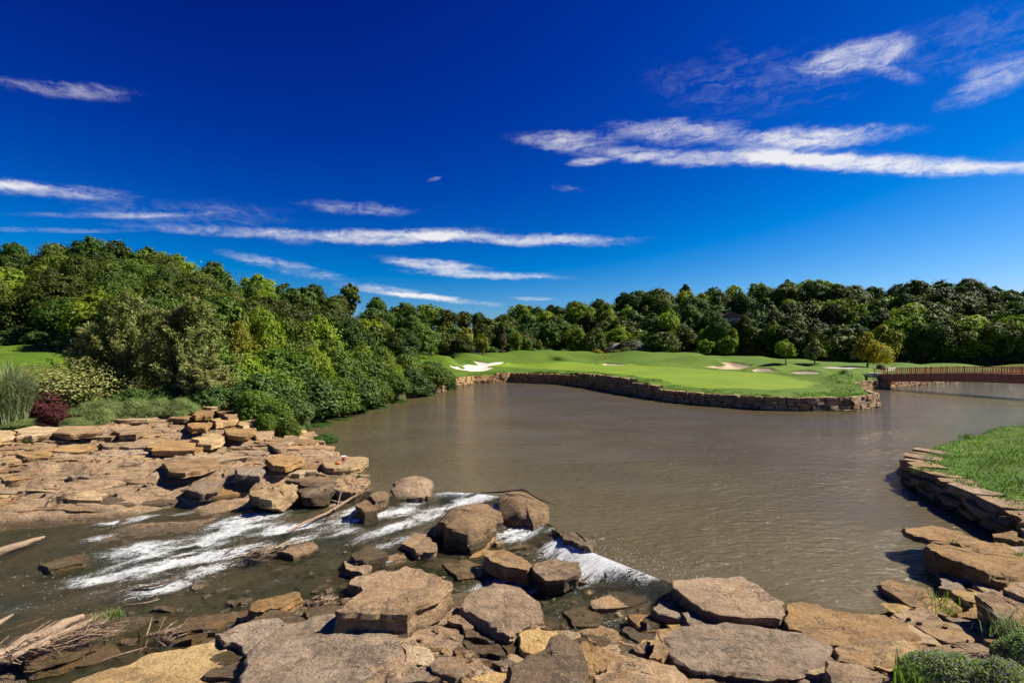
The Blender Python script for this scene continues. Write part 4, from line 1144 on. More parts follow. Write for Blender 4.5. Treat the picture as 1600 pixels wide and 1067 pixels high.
pave(BREG, 110, 1.5, R(-20), 33, 0.62, ('rock', 'rock_grey', 'rock_cream', 'rock_cream', 'rock', 'rock_ochre'), 0.95, (-0.05, 0.10), 0.4, 0.05)
SREG = [at(px, py, z)[:2] for px, py, z in ((500, 850, -.7), (680, 830, -.5), (860, 860, -.4), (1050, 950, -.5), (1000, 1000, -.6), (850, 990, -.7), (700, 950, -.75), (520, 950, -.95), (400, 970, -1.1), (200, 1020, -1.2), (0, 1060, -1.35), (-60, 1000, -1.3), (300, 940, -1.15), (430, 880, -1))]
pave(SREG, 46, 1.8, R(25), 45, 0.9, ('rock_wet', 'rock_wet', 'rock_low'), 0.74, (-0.02, 0.10), 0.35, 0.05, 36)
RREG = [(15.6, 15.6), (19.0, 15.5), (19.2, 18.0), (18.2, 20.0), (16.2, 18.5), (15.2, 17.0)]
pave(RREG, 26, 1.3, R(40), 51, 0.62, ('rock', 'rock_grey', 'rock_cream'), 0.9, (-0.05, 0.3), 0.5, 0.1)

# ------------------------------------------------------------------ stone walls


def stone_variants(n, seed):
    out = []
    rg = np.random.default_rng(seed)
    base = []
    bm = bmesh.new()
    bmesh.ops.create_cube(bm, size=1.0)
    bmesh.ops.subdivide_edges(bm, edges=bm.edges[:], cuts=1, use_grid_fill=True)
    bm.verts.ensure_lookup_table()
    co = np.array([v.co[:] for v in bm.verts]); fc = [tuple(v.index for v in f_.verts) for f_ in bm.faces]
    bm.free()
    for k in range(n):
        c = co.copy()
        nz = (np.abs(c) > 0.4).sum(1)
        c = c * np.where(nz == 3, rg.uniform(0.84, 1.0, len(c)), np.where(nz == 2, rg.uniform(0.90, 1.04, len(c)), rg.uniform(0.96, 1.10, len(c))))[:, None]
        c += rg.normal(size=c.shape) * 0.045
        me = bpy.data.meshes.new('stone')
        me.from_pydata([tuple(v) for v in c], [], fc)
        me.materials.append(M['wall'])
        me.set_sharp_from_angle(angle=R(25))
        out.append((me, c, fc))
    return out


STONES = stone_variants(10, 4)


def wall(label, path, ztops, zbot, size, depth, nmax, lean=0.12, seed=1, name='retaining_wall'):
    """dry stone wall along a path; stones nearest the start are separate parts"""
    rg = random.Random(seed)
    root = empty(name, (path[0][0], path[0][1], zbot))
    tag(root, label, 'wall')
    seg = np.array(path, float)
    d = np.r_[0, np.cumsum(np.linalg.norm(np.diff(seg, axis=0), axis=1))]
    cand = []
    zmax = max(ztops)
    z = zbot
    lev = 0
    while z < zmax:
        sh = rg.uniform(*size[1])
        s = rg.uniform(-0.5, 0)
        while s < d[-1]:
            L = rg.uniform(*size[0]) * (1.0 if rg.random() > 0.2 else 0.6)
            m_ = s + L / 2
            if 0 <= m_ <= d[-1]:
                x = np.interp(m_, d, seg[:, 0]); y = np.interp(m_, d, seg[:, 1])
                x2 = np.interp(min(m_ + 0.3, d[-1]), d, seg[:, 0]); y2 = np.interp(min(m_ + 0.3, d[-1]), d, seg[:, 1])
                x1 = np.interp(max(m_ - 0.3, 0), d, seg[:, 0]); y1 = np.interp(max(m_ - 0.3, 0), d, seg[:, 1])
                tx, ty = x2 - x1, y2 - y1
                ln = math.hypot(tx, ty) + 1e-9
                zt = np.interp(m_, d, ztops)
                if z + sh * 0.55 <= zt + 0.05:
                    a = math.atan2(ty, tx)
                    # inward normal: right hand side of travel is land
                    nx, ny = ty / ln, -tx / ln
                    off = lean * (z - zbot) + rg.uniform(-0.22, 0.10)
                    cand.append((x + nx * off, y + ny * off, z + sh / 2, a + rg.uniform(-0.2, 0.2), L * rg.uniform(0.82, 1.06), depth * rg.uniform(0.8, 1.2), sh * rg.uniform(0.8, 1.14), rg.uniform(-0.09, 0.09)))
            s += L
        z += sh * 0.97
        lev += 1
    cand.sort(key=lambda c: c[1])
    vv, ff = [], []
    for i, (x, y, z, a, L, D, hh, rl) in enumerate(cand):
        me, co, fc = STONES[rg.randrange(len(STONES))]
        if i < nmax:
            o = link('stone', me, root)
            o.location = (x - path[0][0], y - path[0][1], z - zbot)
            o.rotation_euler = (rl, rl * 0.6, a)
            o.scale = (L, D, hh)
        else:
            q = co * np.array([L, D, hh])
            q = np.stack([q[:, 0] * math.cos(a) - q[:, 1] * math.sin(a) + x - path[0][0], q[:, 0] * math.sin(a) + q[:, 1] * math.cos(a) + y - path[0][1], q[:, 2] + z - zbot], 1)
            b0 = len(vv) * len(co)
            vv.append(q); ff += [tuple(v + b0 for v in t) for t in fc]
    if vv:
        o = mesh_obj('far_stones', list(np.vstack(vv)), ff, M['wall'], root, sharp=25)
        o['kind'] = 'stuff'
    return root


# island wall, travelled so that the land lies on the right hand
isl = [tuple(p) for p in ISLAND]
ipath = [(61, 90.6), (54.2, 80.3), (50.0, 71.2), (48.6, 68.2)] + isl
itop = [1.5, 1.4, 1.4, 1.45] + list(ISL_TOP)
wall('long dry stone wall curving along the water below the green', ipath, itop, -0.35, ((0.8, 1.7), (0.42, 0.62)), 0.75, 300, 0.16, 3)
wall('short stone wall bank joining the green to the bridge', [(78.5, 102), (71.5, 97.4), (66.5, 95.2), (61.5, 91.0)], [1.4, 1.5, 1.4, 1.3], -0.3, ((0.7, 1.4), (0.4, 0.55)), 0.7, 120, 0.25, 5)
wall('low rubble stone shore on the far side under the bridge', [(126, 124.5), (103, 118.2), (88.5, 109.2), (78.5, 102)], [0.9, 1.0, 1.1, 1.2], -0.3, ((0.8, 1.6), (0.4, 0.6)), 0.8, 120, 0.3, 6)
wall('bright rubble wall at the left end of the green', [isl[-1], tuple(LEFT[0]), ((LEFT[0] * 0.5 + LEFT[1] * 0.5)[0], (LEFT[0] * 0.5 + LEFT[1] * 0.5)[1])], [1.3, 1.0, 0.7], -0.3, ((0.6, 1.2), (0.35, 0.5)), 0.7, 80, 0.35, 7)
# upper abutment wall at the bridge head
wall('curved stone abutment wall at the bridge head', [(74.0, 99.0), (70.5, 99.3), (66.5, 101.0), (63.5, 104.0)], [2.5, 2.55, 2.55, 2.5], 1.1, ((0.8, 1.5), (0.35, 0.5)), 0.7, 60, 0.1, 8)
# right bank wall: big squared blocks
rpath = [tuple(p) for p in RIGHT[1:9]]
rp = [(p[0] + 0.25, p[1]) for p in rpath]
rp = [(42.6, 42.7), (31.2, 36.5), (26.9, 33.7), (24.2, 31.9), (21.9, 29.4), (20.5, 26.3), (20.1, 24.4), (19.5, 22.2), (18.9, 20.0), (18.5, 18.2), (18.3, 15.5)]
wall('massive block wall holding the lawn on the right bank', [(x + 1.15, y - 0.4) for x, y in rp[::-1]], [1.0] * 8 + [0.95, 0.95, 0.9], -0.35, ((0.8, 2.3), (0.24, 0.42)), 1.5, 260, 0.08, 9)


def rubble(name, region, n, size, seed, label):
    """broken stone lying in the joints, too small and many to count"""
    rg = np.random.default_rng(seed)
    P = np.array(region); lo, hi = P.min(0), P.max(0)
    xs = rg.uniform(lo[0], hi[0], n * 3); ys = rg.uniform(lo[1], hi[1], n * 3)
    k = (poly_sd(xs, ys, region) < 0) & (poly_sd(xs, ys, POND) > 0.3)
    xs, ys = xs[k][:n], ys[k][:n]
    zs = height(xs, ys) + fbm2(xs, ys, 0.35, 4, 3.0) * 0.12
    vv, ff = [], []
    for i in range(len(xs)):
        me, co, fc = STONES[rg.integers(len(STONES))]
        sz = rg.uniform(*size) * rg.uniform(0.5, 1.0)
        a = rg.uniform(0, 6.28)
        q = co * np.array([sz, sz * rg.uniform(.5, .9), sz * rg.uniform(.3, .6)])
        q = np.stack([q[:, 0] * math.cos(a) - q[:, 1] * math.sin(a) + xs[i], q[:, 0] * math.sin(a) + q[:, 1] * math.cos(a) + ys[i], q[:, 2] + q[:, 0] * rg.uniform(-.3, .3) + zs[i] + sz * 0.12], 1)
        b0 = len(vv) * len(co)
        vv.append(q); ff.append(np.array(fc) + b0)
    o = mesh_obj(name, np.vstack(vv), np.vstack(ff), M['rock_low'], sharp=25)
    tag(o, label, 'rubble', None, 'stuff')


rubble('bank_rubble', BREG, 320, (0.06, 0.22), 3, 'small broken stones between the slabs of the near bank')
rubble('terrace_rubble', TREG, 420, (0.06, 0.30), 4, 'small broken stones scattered over the rock terrace')
rubble('stream_rubble', SREG, 350, (0.10, 0.42), 5, 'loose stones in the shallow stream bed')

# ------------------------------------------------------------------ plants


def quads(P, N, size, aspect, tint, rg, up=None):
    """leaf shaped quads at P facing N"""
    n = len(P)
    N = N / (np.linalg.norm(N, axis=1, keepdims=True) + 1e-9)
    t = rg.normal(size=(n, 3)) if up is None else up + rg.normal(size=(n, 3)) * 0.25
    t = t - (t * N).sum(1, keepdims=True) * N
    t /= np.linalg.norm(t, axis=1, keepdims=True) + 1e-9
    b_ = np.cross(N, t)
    s = size[:, None]
    fold = N * s * 0.18
    V = np.stack([P - t * s, P + b_ * s * aspect - fold * 0, P + t * s, P - b_ * s * aspect], 1) + 0
    V[:, 0] -= fold; V[:, 2] -= fold
    V = V.reshape(-1, 3)
    Fc = np.arange(n * 4).reshape(n, 4)
    return V, Fc, np.repeat(tint, 4)


def crown_points(rg, lobes, nleaf, sub, spread):
    """leaf positions in sub clumps over the lobes; returns P, outward direction"""
    C = np.array([l[:3] for l in lobes]); Rr = np.array([l[3] for l in lobes])
    w = Rr ** 2 / (Rr ** 2).sum()
    subs, sdir, srad = [], [], []
    tot = sub * len(lobes)
    while len(subs) < tot:
        k = rg.choice(len(lobes), p=w)
        d = rg.normal(size=3); d /= np.linalg.norm(d)
        if d[2] < -0.55: continue
        p = C[k] + d * Rr[k] * rg.uniform(0.80, 1.08) * np.array([1, 1, 0.9])
        dd = np.linalg.norm(p - C, axis=1) / Rr
        dd[k] = 9
        if dd.min() < 0.72: continue
        subs.append(p); sdir.append(d); srad.append(Rr[k] * spread * rg.uniform(0.6, 1.3))
    subs = np.array(subs); sdir = np.array(sdir); srad = np.array(srad)
    i = rg.integers(0, len(subs), nleaf)
    g = rg.normal(size=(nleaf, 3)) * srad[i][:, None] * np.array([1, 1, 0.6])
    g = g * np.where(rg.random(nleaf) < 0.12, 1.9, 1.0)[:, None]
    P = subs[i] + g
    N = sdir[i] * 0.75 + g / (srad[i][:, None] + 1e-9) * 0.35 + rg.normal(size=(nleaf, 3)) * 0.42 + np.array([0, 0, 0.35])
    tint = np.clip(rg.normal(0.45, 0.22, nleaf) + (rg.random(len(subs)) * 0.5 - 0.25)[i], 0, 1)
    return P, N, tint


def tube(path, radii, k=8, wob=0.0, seed=0):
    path = np.array(path, float); n = len(path)
    V, Fc = [], []
    rg = np.random.default_rng(seed)
    for i in range(n):
        t = path[min(i + 1, n - 1)] - path[max(i - 1, 0)]
        t /= np.linalg.norm(t) + 1e-9
        a = np.cross(t, [0.3, 0.1, 0.95]); 
        if np.linalg.norm(a) < 0.05: a = np.cross(t, [1, 0, 0])
        a /= np.linalg.norm(a); b_ = np.cross(t, a)
        for j in range(k):
            an = 2 * math.pi * j / k
            r = radii[i] * (1 + wob * rg.uniform(-1, 1))
            V.append(path[i] + (a * math.cos(an) + b_ * math.sin(an)) * r)
    for i in range(n - 1):
        for j in range(k):
            j2 = (j + 1) % k
            Fc.append((i * k + j, i * k + j2, (i + 1) * k + j2, (i + 1) * k + j))
    Fc.append(tuple(range(k - 1, -1, -1))); Fc.append(tuple(range((n - 1) * k, n * k)))
    return V, Fc


def joined(parts):
    V, Fc = [], []
    for v, f_ in parts:
        b0 = len(V)
        V += list(v); Fc += [tuple(i + b0 for i in t) for t in f_]
    return V, Fc


def trunk_mesh(seed, h, r, ct, name='trunk', limbs=6):
    rg = np.random.default_rng(seed)
    path = [np.array([rg.normal() * 0.015 * h * i / 4, rg.normal() * 0.015 * h * i / 4, h * i / 5 * ct - (0.04 * h if i == 0 else 0)]) for i in range(6)]
    parts = [tube(path, [r * 1.35, r, r * .85, r * .7, r * .5, r * .3], 8, 0.06, seed)]
    for l in range(limbs):
        i = rg.integers(2, 5); s = path[i]
        a = rg.uniform(0, 6.28); L = h * rg.uniform(0.2, 0.34)
        e = s + np.array([math.cos(a) * L * .8, math.sin(a) * L * .8, L * rg.uniform(.4, .9)])
        mid = (s + e) / 2 + np.array([0, 0, -0.06 * L])
        parts.append(tube([s, mid, e], [r * .45, r * .3, r * .1], 6, 0.05, l))
    V, Fc = joined(parts)
    me = bpy.data.meshes.new(name)
    me.from_pydata([tuple(v) for v in V], [], Fc)
    me.polygons.foreach_set('use_smooth', [True] * len(me.polygons))
    me.materials.append(M['bark'])
    return me


def leaf_data(name, V, Fc, tint, mat):
    me = bpy.data.meshes.new(name)
    nf = len(Fc)
    me.vertices.add(len(V)); me.vertices.foreach_set('co', V.astype(np.float32).ravel())
    me.loops.add(nf * 4); me.loops.foreach_set('vertex_index', Fc.astype(np.int32).ravel())
    me.polygons.add(nf); me.polygons.foreach_set('loop_start', np.arange(0, nf * 4, 4, dtype=np.int32))
    me.update(calc_edges=True)
    a = me.attributes.new('tint', 'FLOAT', 'POINT'); a.data.foreach_set('value', tint.astype(np.float32))
    me.materials.append(mat)
    return me


def broadleaf(seed, mat, nleaf=9000, leaf=0.030, wide=0.36, base=0.14, nl=13, shape='round', sub=26, spread=0.20):
    """tree of unit height; returns (trunk mesh, crown mesh)"""
    rg = np.random.default_rng(seed)
    lobes = []
    hh = 1.0 - base
    for i in range(nl):
        t = (i + 0.5) / nl
        z = base + hh * (0.14 + 0.72 * t)
        if shape == 'round': env = math.sin(math.pi * min(1, 0.22 + 0.72 * t)) ** 0.75
        elif shape == 'cone': env = 1.05 - 0.92 * t
        elif shape == 'oval': env = math.sin(math.pi * (0.12 + 0.80 * t)) ** 0.9
        else: env = 1.0
        a = i * 2.399 + rg.uniform(-.5, .5)
        rr = wide * env * rg.uniform(0.35, 0.82)
        rad = wide * env * rg.uniform(0.30, 0.60) + 0.02
        if t > 0.85: rr *= 0.4
        lobes.append((math.cos(a) * rr, math.sin(a) * rr, z, rad))
    P, N, tint = crown_points(rg, lobes, nleaf, sub, spread)
    top = P[:, 2].max()
    P[:, 2] = np.where(P[:, 2] > base, base + (P[:, 2] - base) * (1.0 - base) / (top - base), P[:, 2])
    V, Fc, tt = quads(P, N, rg.uniform(0.6, 1.25, nleaf) * leaf, 0.62, tint, rg)
    return trunk_mesh(seed, 1.0, 0.022, 0.8), leaf_data('crown', V, Fc, tt, mat)


def shrub(seed, mat, nleaf=7000, leaf=0.035, nl=11, sub=24, spread=0.2, flat=1.0):
    """bush about one unit high and one wide (radius .5)"""
    rg = np.random.default_rng(seed)
    lobes = []
    for i in range(nl):
        a = i * 2.399; t = math.sqrt((i + .5) / nl)
        rr = 0.36 * t
        lobes.append((math.cos(a) * rr, math.sin(a) * rr, (0.62 - 0.42 * t * t) * rg.uniform(0.75, 1.15), rg.uniform(0.17, 0.27)))
    for i in range(5):
        a = i * 1.256 + rg.uniform(-.3, .3)
        lobes.append((math.cos(a) * .36, math.sin(a) * .36, 0.15, 0.17))
    P, N, tint = crown_points(rg, lobes, nleaf, sub, spread)
    P[:, 2] = np.maximum(P[:, 2] / P[:, 2].max(), 0.01)
    V, Fc, tt = quads(P, N, rg.uniform(0.6, 1.25, nleaf) * leaf, 0.6, tint, rg)
    return leaf_data('foliage', V, Fc, tt, mat)


def stems_mesh(seed, n=7):
    rg = np.random.default_rng(seed)
    parts = []
    for i in range(n):
        a = rg.uniform(0, 6.28); r = rg.uniform(0.1, 0.3)
        parts.append(tube([(0, 0, -0.06), (math.cos(a) * r * .4, math.sin(a) * r * .4, .3), (math.cos(a) * r, math.sin(a) * r, .75)], [.02, .015, .006], 5, .05, i))
    V, Fc = joined(parts)
    me = bpy.data.meshes.new('stem'); me.from_pydata([tuple(v) for v in V], [], Fc); me.materials.append(M['bark'])
    return me


STEMS = [stems_mesh(i) for i in range(3)]
FAR = [broadleaf(100 + i, M['leaf_forest'], 14000, 0.023, 0.36, 0.10, (16, 20, 13)[i % 3], ('round', 'oval', 'round')[i % 3], 20, (0.24, 0.2, 0.28)[i % 3]) for i in range(9)]
NEAR = [broadleaf(200 + i, M['leaf_forest'], 20000, 0.018, 0.38, 0.10, (22, 16, 13)[i % 3], ('round', 'oval', 'round')[i % 3], 24, (0.25, 0.2, 0.28)[i % 3]) for i in range(7)]
BRIGHT = [broadleaf(300 + i, M['leaf_bright'], 10000, 0.025, 0.38, 0.10, 13, 'round') for i in range(3)]
SPIRE = [broadleaf(400 + i, M['leaf_forest'], 9000, 0.027, 0.25, 0.06, 14, 'oval') for i in range(2)]


def place_tree(name, var, pos, hgt, wid, rz, label, group=None, cat='tree', sink=0.15):
    root = empty(name, (pos[0], pos[1], pos[2] - sink), rz)
    tag(root, label, cat, group)
    s = (wid, wid, hgt)
    link('trunk', var[0], root, scale=s)
    link('crown', var[1], root, scale=s)
    return root


ORD = ('first', 'second', 'third', 'fourth', 'fifth', 'sixth', 'seventh', 'eighth', 'ninth', 'tenth', 'eleventh', 'twelfth', 'thirteenth', 'fourteenth', 'fifteenth', 'sixteenth', 'seventeenth', 'eighteenth', 'nineteenth', 'twentieth') + tuple('twenty ' + w for w in ('first', 'second', 'third', 'fourth', 'fifth', 'sixth', 'seventh', 'eighth', 'ninth')) + ('thirtieth',) + tuple('thirty ' + w for w in ('first', 'second', 'third', 'fourth', 'fifth', 'sixth', 'seventh', 'eighth', 'ninth'))
# wooded hills
rgt = random.Random(77)
def stretch(px, side):
    if side == 'l':
        return 'above the pampas grass' if px < 120 else 'above the junipers' if px < 330 else 'above the terrace steps' if px < 470 else 'above the bank bushes' if px < 640 else 'by the pale path'
    return 'left of the flag' if px < 930 else 'behind the flag' if px < 1090 else 'around the house' if px < 1200 else 'behind the young trees' if px < 1400 else 'behind the footbridge'


COUNT = {}
ROWS = ('front', 'second', 'third', 'fourth', 'fifth', 'skyline')
tx = np.array([(t[0] - 800) / F * t[1] for t in TREES]); ty = np.array([t[1] for t in TREES])
tz = height(tx, ty)
for i, (px, Y, top, hgt, side, L) in enumerate(TREES):
    if side == 'r' and 1134 < px < 1152 and L in (0, 1): continue      # clearing by the house
    ztop = atd(px, top, Y)[2]
    h = min(max(ztop - tz[i], hgt * 0.6), hgt * 1.4)
    u = rgt.random()
    if Y < 125: var = rgt.choice(NEAR)
    else: var = rgt.choice(FAR)
    if u < 0.13: var = rgt.choice(BRIGHT)
    elif u < 0.22: var = rgt.choice(SPIRE)
    wid = hgt * rgt.uniform(0.72, 1.12)
    wn = 'left wood' if side == 'l' else 'far wood'
    COUNT[(side, L)] = COUNT.get((side, L), -1) + 1
    kd = 'bright green' if var in BRIGHT else 'slim' if var in SPIRE else 'dark green'
    if L in (0, 5):
        lab = '%s tree from the left in the %s row of the %s' % (ORD[COUNT[(side, L)]], ROWS[L], wn)
    else:
        lab = '%s tree, %s row of the %s, %s' % (kd, ROWS[L], wn, stretch(px, side))
    grp = '%s row trees of the %s' % (ROWS[L], wn)
    place_tree('broadleaf_tree', var, (tx[i], ty[i], tz[i]), h, wid, rgt.uniform(0, 6.28), lab, grp)

# understorey along the foot of the woods
UND = [shrub(500 + i, M['leaf_deep'], 5000, 0.05) for i in range(3)]
ub = {'l': -1, 'r': -1}
for side, x0, x1, stp in (('l', -40, 150, 30), ('l', 150, 790, 26), ('r', 780, 1660, 26)):
    x = x0
    while x < x1:
        Y = lerp_tab(YF_L if side == 'l' else YF_R, x) - rgt.uniform(2, 6)
        X = (x - 800) / F * Y
        hh = rgt.uniform(2.2, 4.2)
        ub[side] += 1
        r = empty('understorey_bush', (X, Y, h1(X, Y) - 0.2), rgt.uniform(0, 6.28))
        tag(r, ORD[ub[side]] + ' dark bush from the left under the edge of the ' + ('left wood' if side == 'l' else 'far wood'), 'bush', 'bushes at the foot of the left wood' if side == 'l' else 'bushes at the foot of the far wood')
        link('foliage', rgt.choice(UND), r, scale=(hh * 1.7, hh * 1.7, hh))
        link('stem', STEMS[0], r, scale=(hh, hh, hh * .8))
        x += stp * rgt.uniform(0.75, 1.25)

# bushes on the left bank
BUSH = {'bush': [shrub(600 + i, M['leaf_bush'], 11000, 0.030, 13, 30) for i in range(4)],
        'deep': [shrub(620 + i, M['leaf_deep'], 11000, 0.030, 13, 30) for i in range(3)],
        'bright': [shrub(640 + i, M['leaf_bright'], 11000, 0.029, 13, 30) for i in range(3)],
        'yellow': [shrub(660, M['leaf_yellow'], 9000, 0.028, 12, 28)],
        'pale': [shrub(680, M['leaf_pale'], 9000, 0.016, 14, 40, 0.28)],
        'red': [shrub(690 + i, M['leaf_red'], 6000, 0.030, 9, 20) for i in range(2)],
        'grey': [shrub(700, M['leaf_grey'], 7000, 0.028, 12, 26)],
        'mint': [shrub(710 + i, M['leaf_mint'], 16000, 0.016, 16, 60, 0.22) for i in range(2)]}


def bush(kind, px, Y, top, wpx, label, group=None, name='bush', cat='bush', i=None, base=None):
    X = (px - 800) / F * Y
    zb = h1(X, Y) if base is None else base
    if group and 'bank' in group: top += rgt.uniform(-9, 7); wpx *= rgt.uniform(0.8, 1.2)
    hh = max(0.35, H - (top - HZ) * Y / F - zb)
    w = wpx * Y / F
    r = empty(name, (X, Y, zb - 0.08), rgt.uniform(0, 6.28))
    tag(r, label, cat, group)
    v = BUSH[kind]
    link('foliage', v[rgt.randrange(len(v)) if i is None else i], r, scale=(w, w, hh))
    link('stem', STEMS[rgt.randrange(3)], r, scale=(w, w, hh * .85))
    return r


W1 = (('deep', 372, 46, 596, 66), ('deep', 410, 48, 586, 70), ('bush', 448, 50.5, 590, 62), ('deep', 484, 52.5, 584, 70), ('bush', 520, 56, 585, 62), ('deep', 552, 60, 582, 58), ('bush', 584, 65, 580, 52), ('bush', 616, 72, 576, 48), ('deep', 648, 80.5, 572, 44), ('bush', 676, 88, 570, 42), ('deep', 699, 94, 572, 30))
for i_, (k, Y, a, b_, c) in enumerate([(w[0], w[2], w[1], w[3], w[4]) for w in W1]):
    bush(k, a, Y + 0.3, b_, c * 1.15, ORD[i_] + ' bush from the terrace in the row overhanging the left bank water', 'bushes at the water on the left bank', 'bank_bush')
W2 = (('bush', 345, 50, 548, 82), ('bright', 392, 53, 538, 80), ('bush', 440, 56.5, 536, 78), ('bright', 486, 60, 542, 72), ('bush', 530, 65, 545, 70), ('bush', 572, 71, 548, 62), ('bright', 606, 78, 552, 52), ('bush', 638, 86, 553, 48), ('deep', 668, 93, 556, 44))
for i_, (k, px, Y, t, w) in enumerate(W2):
    bush(k, px, Y + 1, t, w, ORD[i_] + ' bush from the junipers in the second row up the left bank', 'second row bushes on the left bank', 'bank_bush')
W3 = (('bush', 322, 58, 512, 84), ('bright', 415, 63, 505, 72), ('bush', 462, 68, 518, 72), ('bush', 512, 74, 522, 66), ('bright', 556, 82, 528, 58), ('bush', 596, 92, 534, 52), ('deep', 636, 104, 544, 42))
for i_, (k, px, Y, t, w) in enumerate(W3):
    bush(k, px, Y + 1, t, w, ORD[i_] + ' bush from the junipers in the top row below the left wood', 'third row bushes on the left bank', 'bank_bush')
for i_, (px, Y, t, w, v_) in enumerate(((318, 60, 478, 7, NEAR[0]), (356, 63, 468, 8, SPIRE[0]), (402, 66, 478, 8, BRIGHT[0]), (448, 70, 482, 9, NEAR[2]), (500, 78, 490, 9, BRIGHT[1]), (546, 84, 498, 9, NEAR[4]), (584, 94, 505, 9, SPIRE[1]), (628, 108, 512, 10, NEAR[1]))):
    X = (px - 800) / F * Y; zb = h1(X, Y)
    place_tree('bank_tree', v_, (X, Y, zb), H - (t - HZ) * Y / F - zb, w, i_ * 1.3, ORD[i_] + ' small tree from the junipers rising out of the bank bushes', 'small trees in the bank bushes')
bush('yellow', 372, 61, 488, 46, 'yellow green bush glowing among darker bushes on left bank', None, 'bank_bush')
for px, Y, t, w in ((612, 118, 549, 46), (650, 122, 551, 44), (680, 126, 552.5, 32)):
    bush('bright', px, Y, t, w, {612: 'leftmost', 650: 'middle', 680: 'rightmost'}[px] + ' of three low clipped hedges left of the green', 'low hedges left of the green', 'hedge', 'hedge')
# planted bed behind the terrace
bush('pale', 100, 46, 548, 165, 'pale loose leaved shrub in front of the left lawn', None, 'shrub', 'shrub')
bush('red', 66, 41, 607, 62, 'larger burgundy shrub beside the pampas grass', None, 'shrub', 'shrub', 0)
bush('red', 92, 38.8, 632, 52, 'smaller burgundy shrub in front of the larger one', None, 'shrub', 'shrub', 1)
for i, (k, px, Y, t, w) in enumerate((('mint', 135, 40, 622, 52), ('mint', 172, 40.5, 618, 56), ('mint', 212, 41, 617, 54), ('mint', 248, 41.5, 616, 54), ('mint', 284, 42, 615, 48), ('mint', 120, 37.6, 648, 40), ('mint', 160, 39, 632, 40), ('mint', 40, 38.2, 652, 50))):
    bush(k, px, Y, t, w, ('low grey green plant right of the burgundy shrubs', 'grey green plant behind the left end of the long cap stone', 'grey green plant behind the middle of the long cap stone', 'grey green plant behind the right end of the long cap stone', 'grey green plant left of the stone steps', 'low plant below the smaller burgundy shrub', 'small low plant touching the long cap stone left end', 'low plant at the foot of the pampas grass')[i], 'low plants edging the terrace', 'low_plant', 'plant')
for px, Y, t, w in ((205, 44, 604, 60), (330, 45, 596, 60), (260, 45.5, 600, 50)):
    bush('deep', px, Y, t, w, {205: 'small dark green bush under the taller juniper', 330: 'small dark green bush behind the stone steps', 260: 'small dark green bush between the two junipers'}[px], 'bushes at the juniper foot', 'bush')
for k_, px, Y, t, w, lab in (('bush', 398, 43.5, 606, 56, 'leafy green bush hanging over the stone steps'), ('bush', 432, 41.5, 622, 50, 'leafy green bush right of the stone steps'), ('deep', 456, 44.5, 616, 52, 'dark leafy bush at the pond corner'), ('bush', 415, 40.2, 642, 30, 'low green clump behind the lower stone steps'), ('deep', 470, 46.5, 630, 40, 'dark bush drooping to the water at the pond corner'), ('bush', 452, 40.2, 650, 30, 'low green clump on the bank by the pond corner')):
    bush(k_, px, Y, t, w, lab, None, 'bush')
# plants in the water by the terrace
for k, px, py, w, hh, lab in (('bush', 447, 692, 40, 10, 'yellow green weed clump on the terrace end at the pond'), ('deep', 505, 688, 44, 12, 'dark green water plant clump floating off the terrace'), ('deep', 472, 668, 24, 12, 'small green clump between stones at the pond corner'), ('deep', 560, 745, 10, 6, 'tiny green tuft under the terrace tip'), ('bush', 314, 650, 28, 10, 'grass tuft between terrace steps'), ('bush', 410, 640, 70, 26, 'fresh green leafy clump at the back of the stone steps'), ('bush', 450, 640, 50, 30, 'leafy clump hanging over stones at the pond corner')):
    p = at(px, py, 0.15 if px > 430 and px != 450 else 1.9 if px < 320 else 1.0)
    bush(k, px, p[1], py - hh, w, lab, None, 'weed_clump', 'plant', base=p[2] - 0.2)
for i_, (px, py, w) in enumerate(((560, 643, 40), (590, 637, 36), (620, 628, 34), (530, 655, 34), (660, 618, 40), (500, 664, 40))):
    p = at(px, py, 0.0)
    bush('deep', px, p[1], py - 5, w, ('fourth', 'third', 'second', 'fifth', 'farthest', 'sixth')[i_] + ' water weed fringe along the left shore counted from the far end', 'water weed fringes', 'water_weed', 'plant', base=-0.1)


# junipers: arching branches clothed in sprays
def juniper_mesh(seed, nb=74, nleaf=30000):
    rg = np.random.default_rng(seed)
    P, N, U, T = [], [], [], []
    per = nleaf // nb
    tips = []
    for i in range(nb):
        z0 = rg.uniform(0.02, 0.80) ** 0.9
        a = rg.uniform(0, 6.28)
        L = (0.52 - 0.40 * z0) * rg.uniform(0.6, 1.15)
        rise = rg.uniform(0.15, 0.75) * L
        lead = np.array([math.cos(a * 3 + 1) * .10, math.sin(a * 3) * .10, 0]) * z0
        t = rg.random(per) ** 0.7
        dx = np.array([math.cos(a), math.sin(a), 0])
        base = np.array([0, 0, z0])[None] + lead + dx[None] * (L * t)[:, None] + np.array([0, 0, 1])[None] * (rise * t ** 1.6 - 0.10 * L * np.sin(t * 3.1))[:, None]
        wdt = 0.036 * (1.0 - 0.7 * t) + 0.006
        base = base + rg.normal(size=(per, 3)) * wdt[:, None] * np.array([1, 1, .6])
        up = dx[None] * 0.8 + np.array([0, 0, 1])[None] * (0.3 + 1.0 * t[:, None] * rise / L) + rg.normal(size=(per, 3)) * .35
        P.append(base); U.append(up)
        N.append(rg.normal(size=(per, 3)) * .6 + np.array([0.3, -0.2, .8]))
        T.append(np.clip(t * 0.8 + rg.normal(size=per) * .15, 0, 1))
    P = np.concatenate(P); N = np.concatenate(N); U = np.concatenate(U); T = np.concatenate(T)
    V, Fc, tt = quads(P, N, rg.uniform(.6, 1.3, len(P)) * 0.017, 0.28, T, rg, U)
    return leaf_data('crown', V, Fc, tt, M['leaf_juniper'])


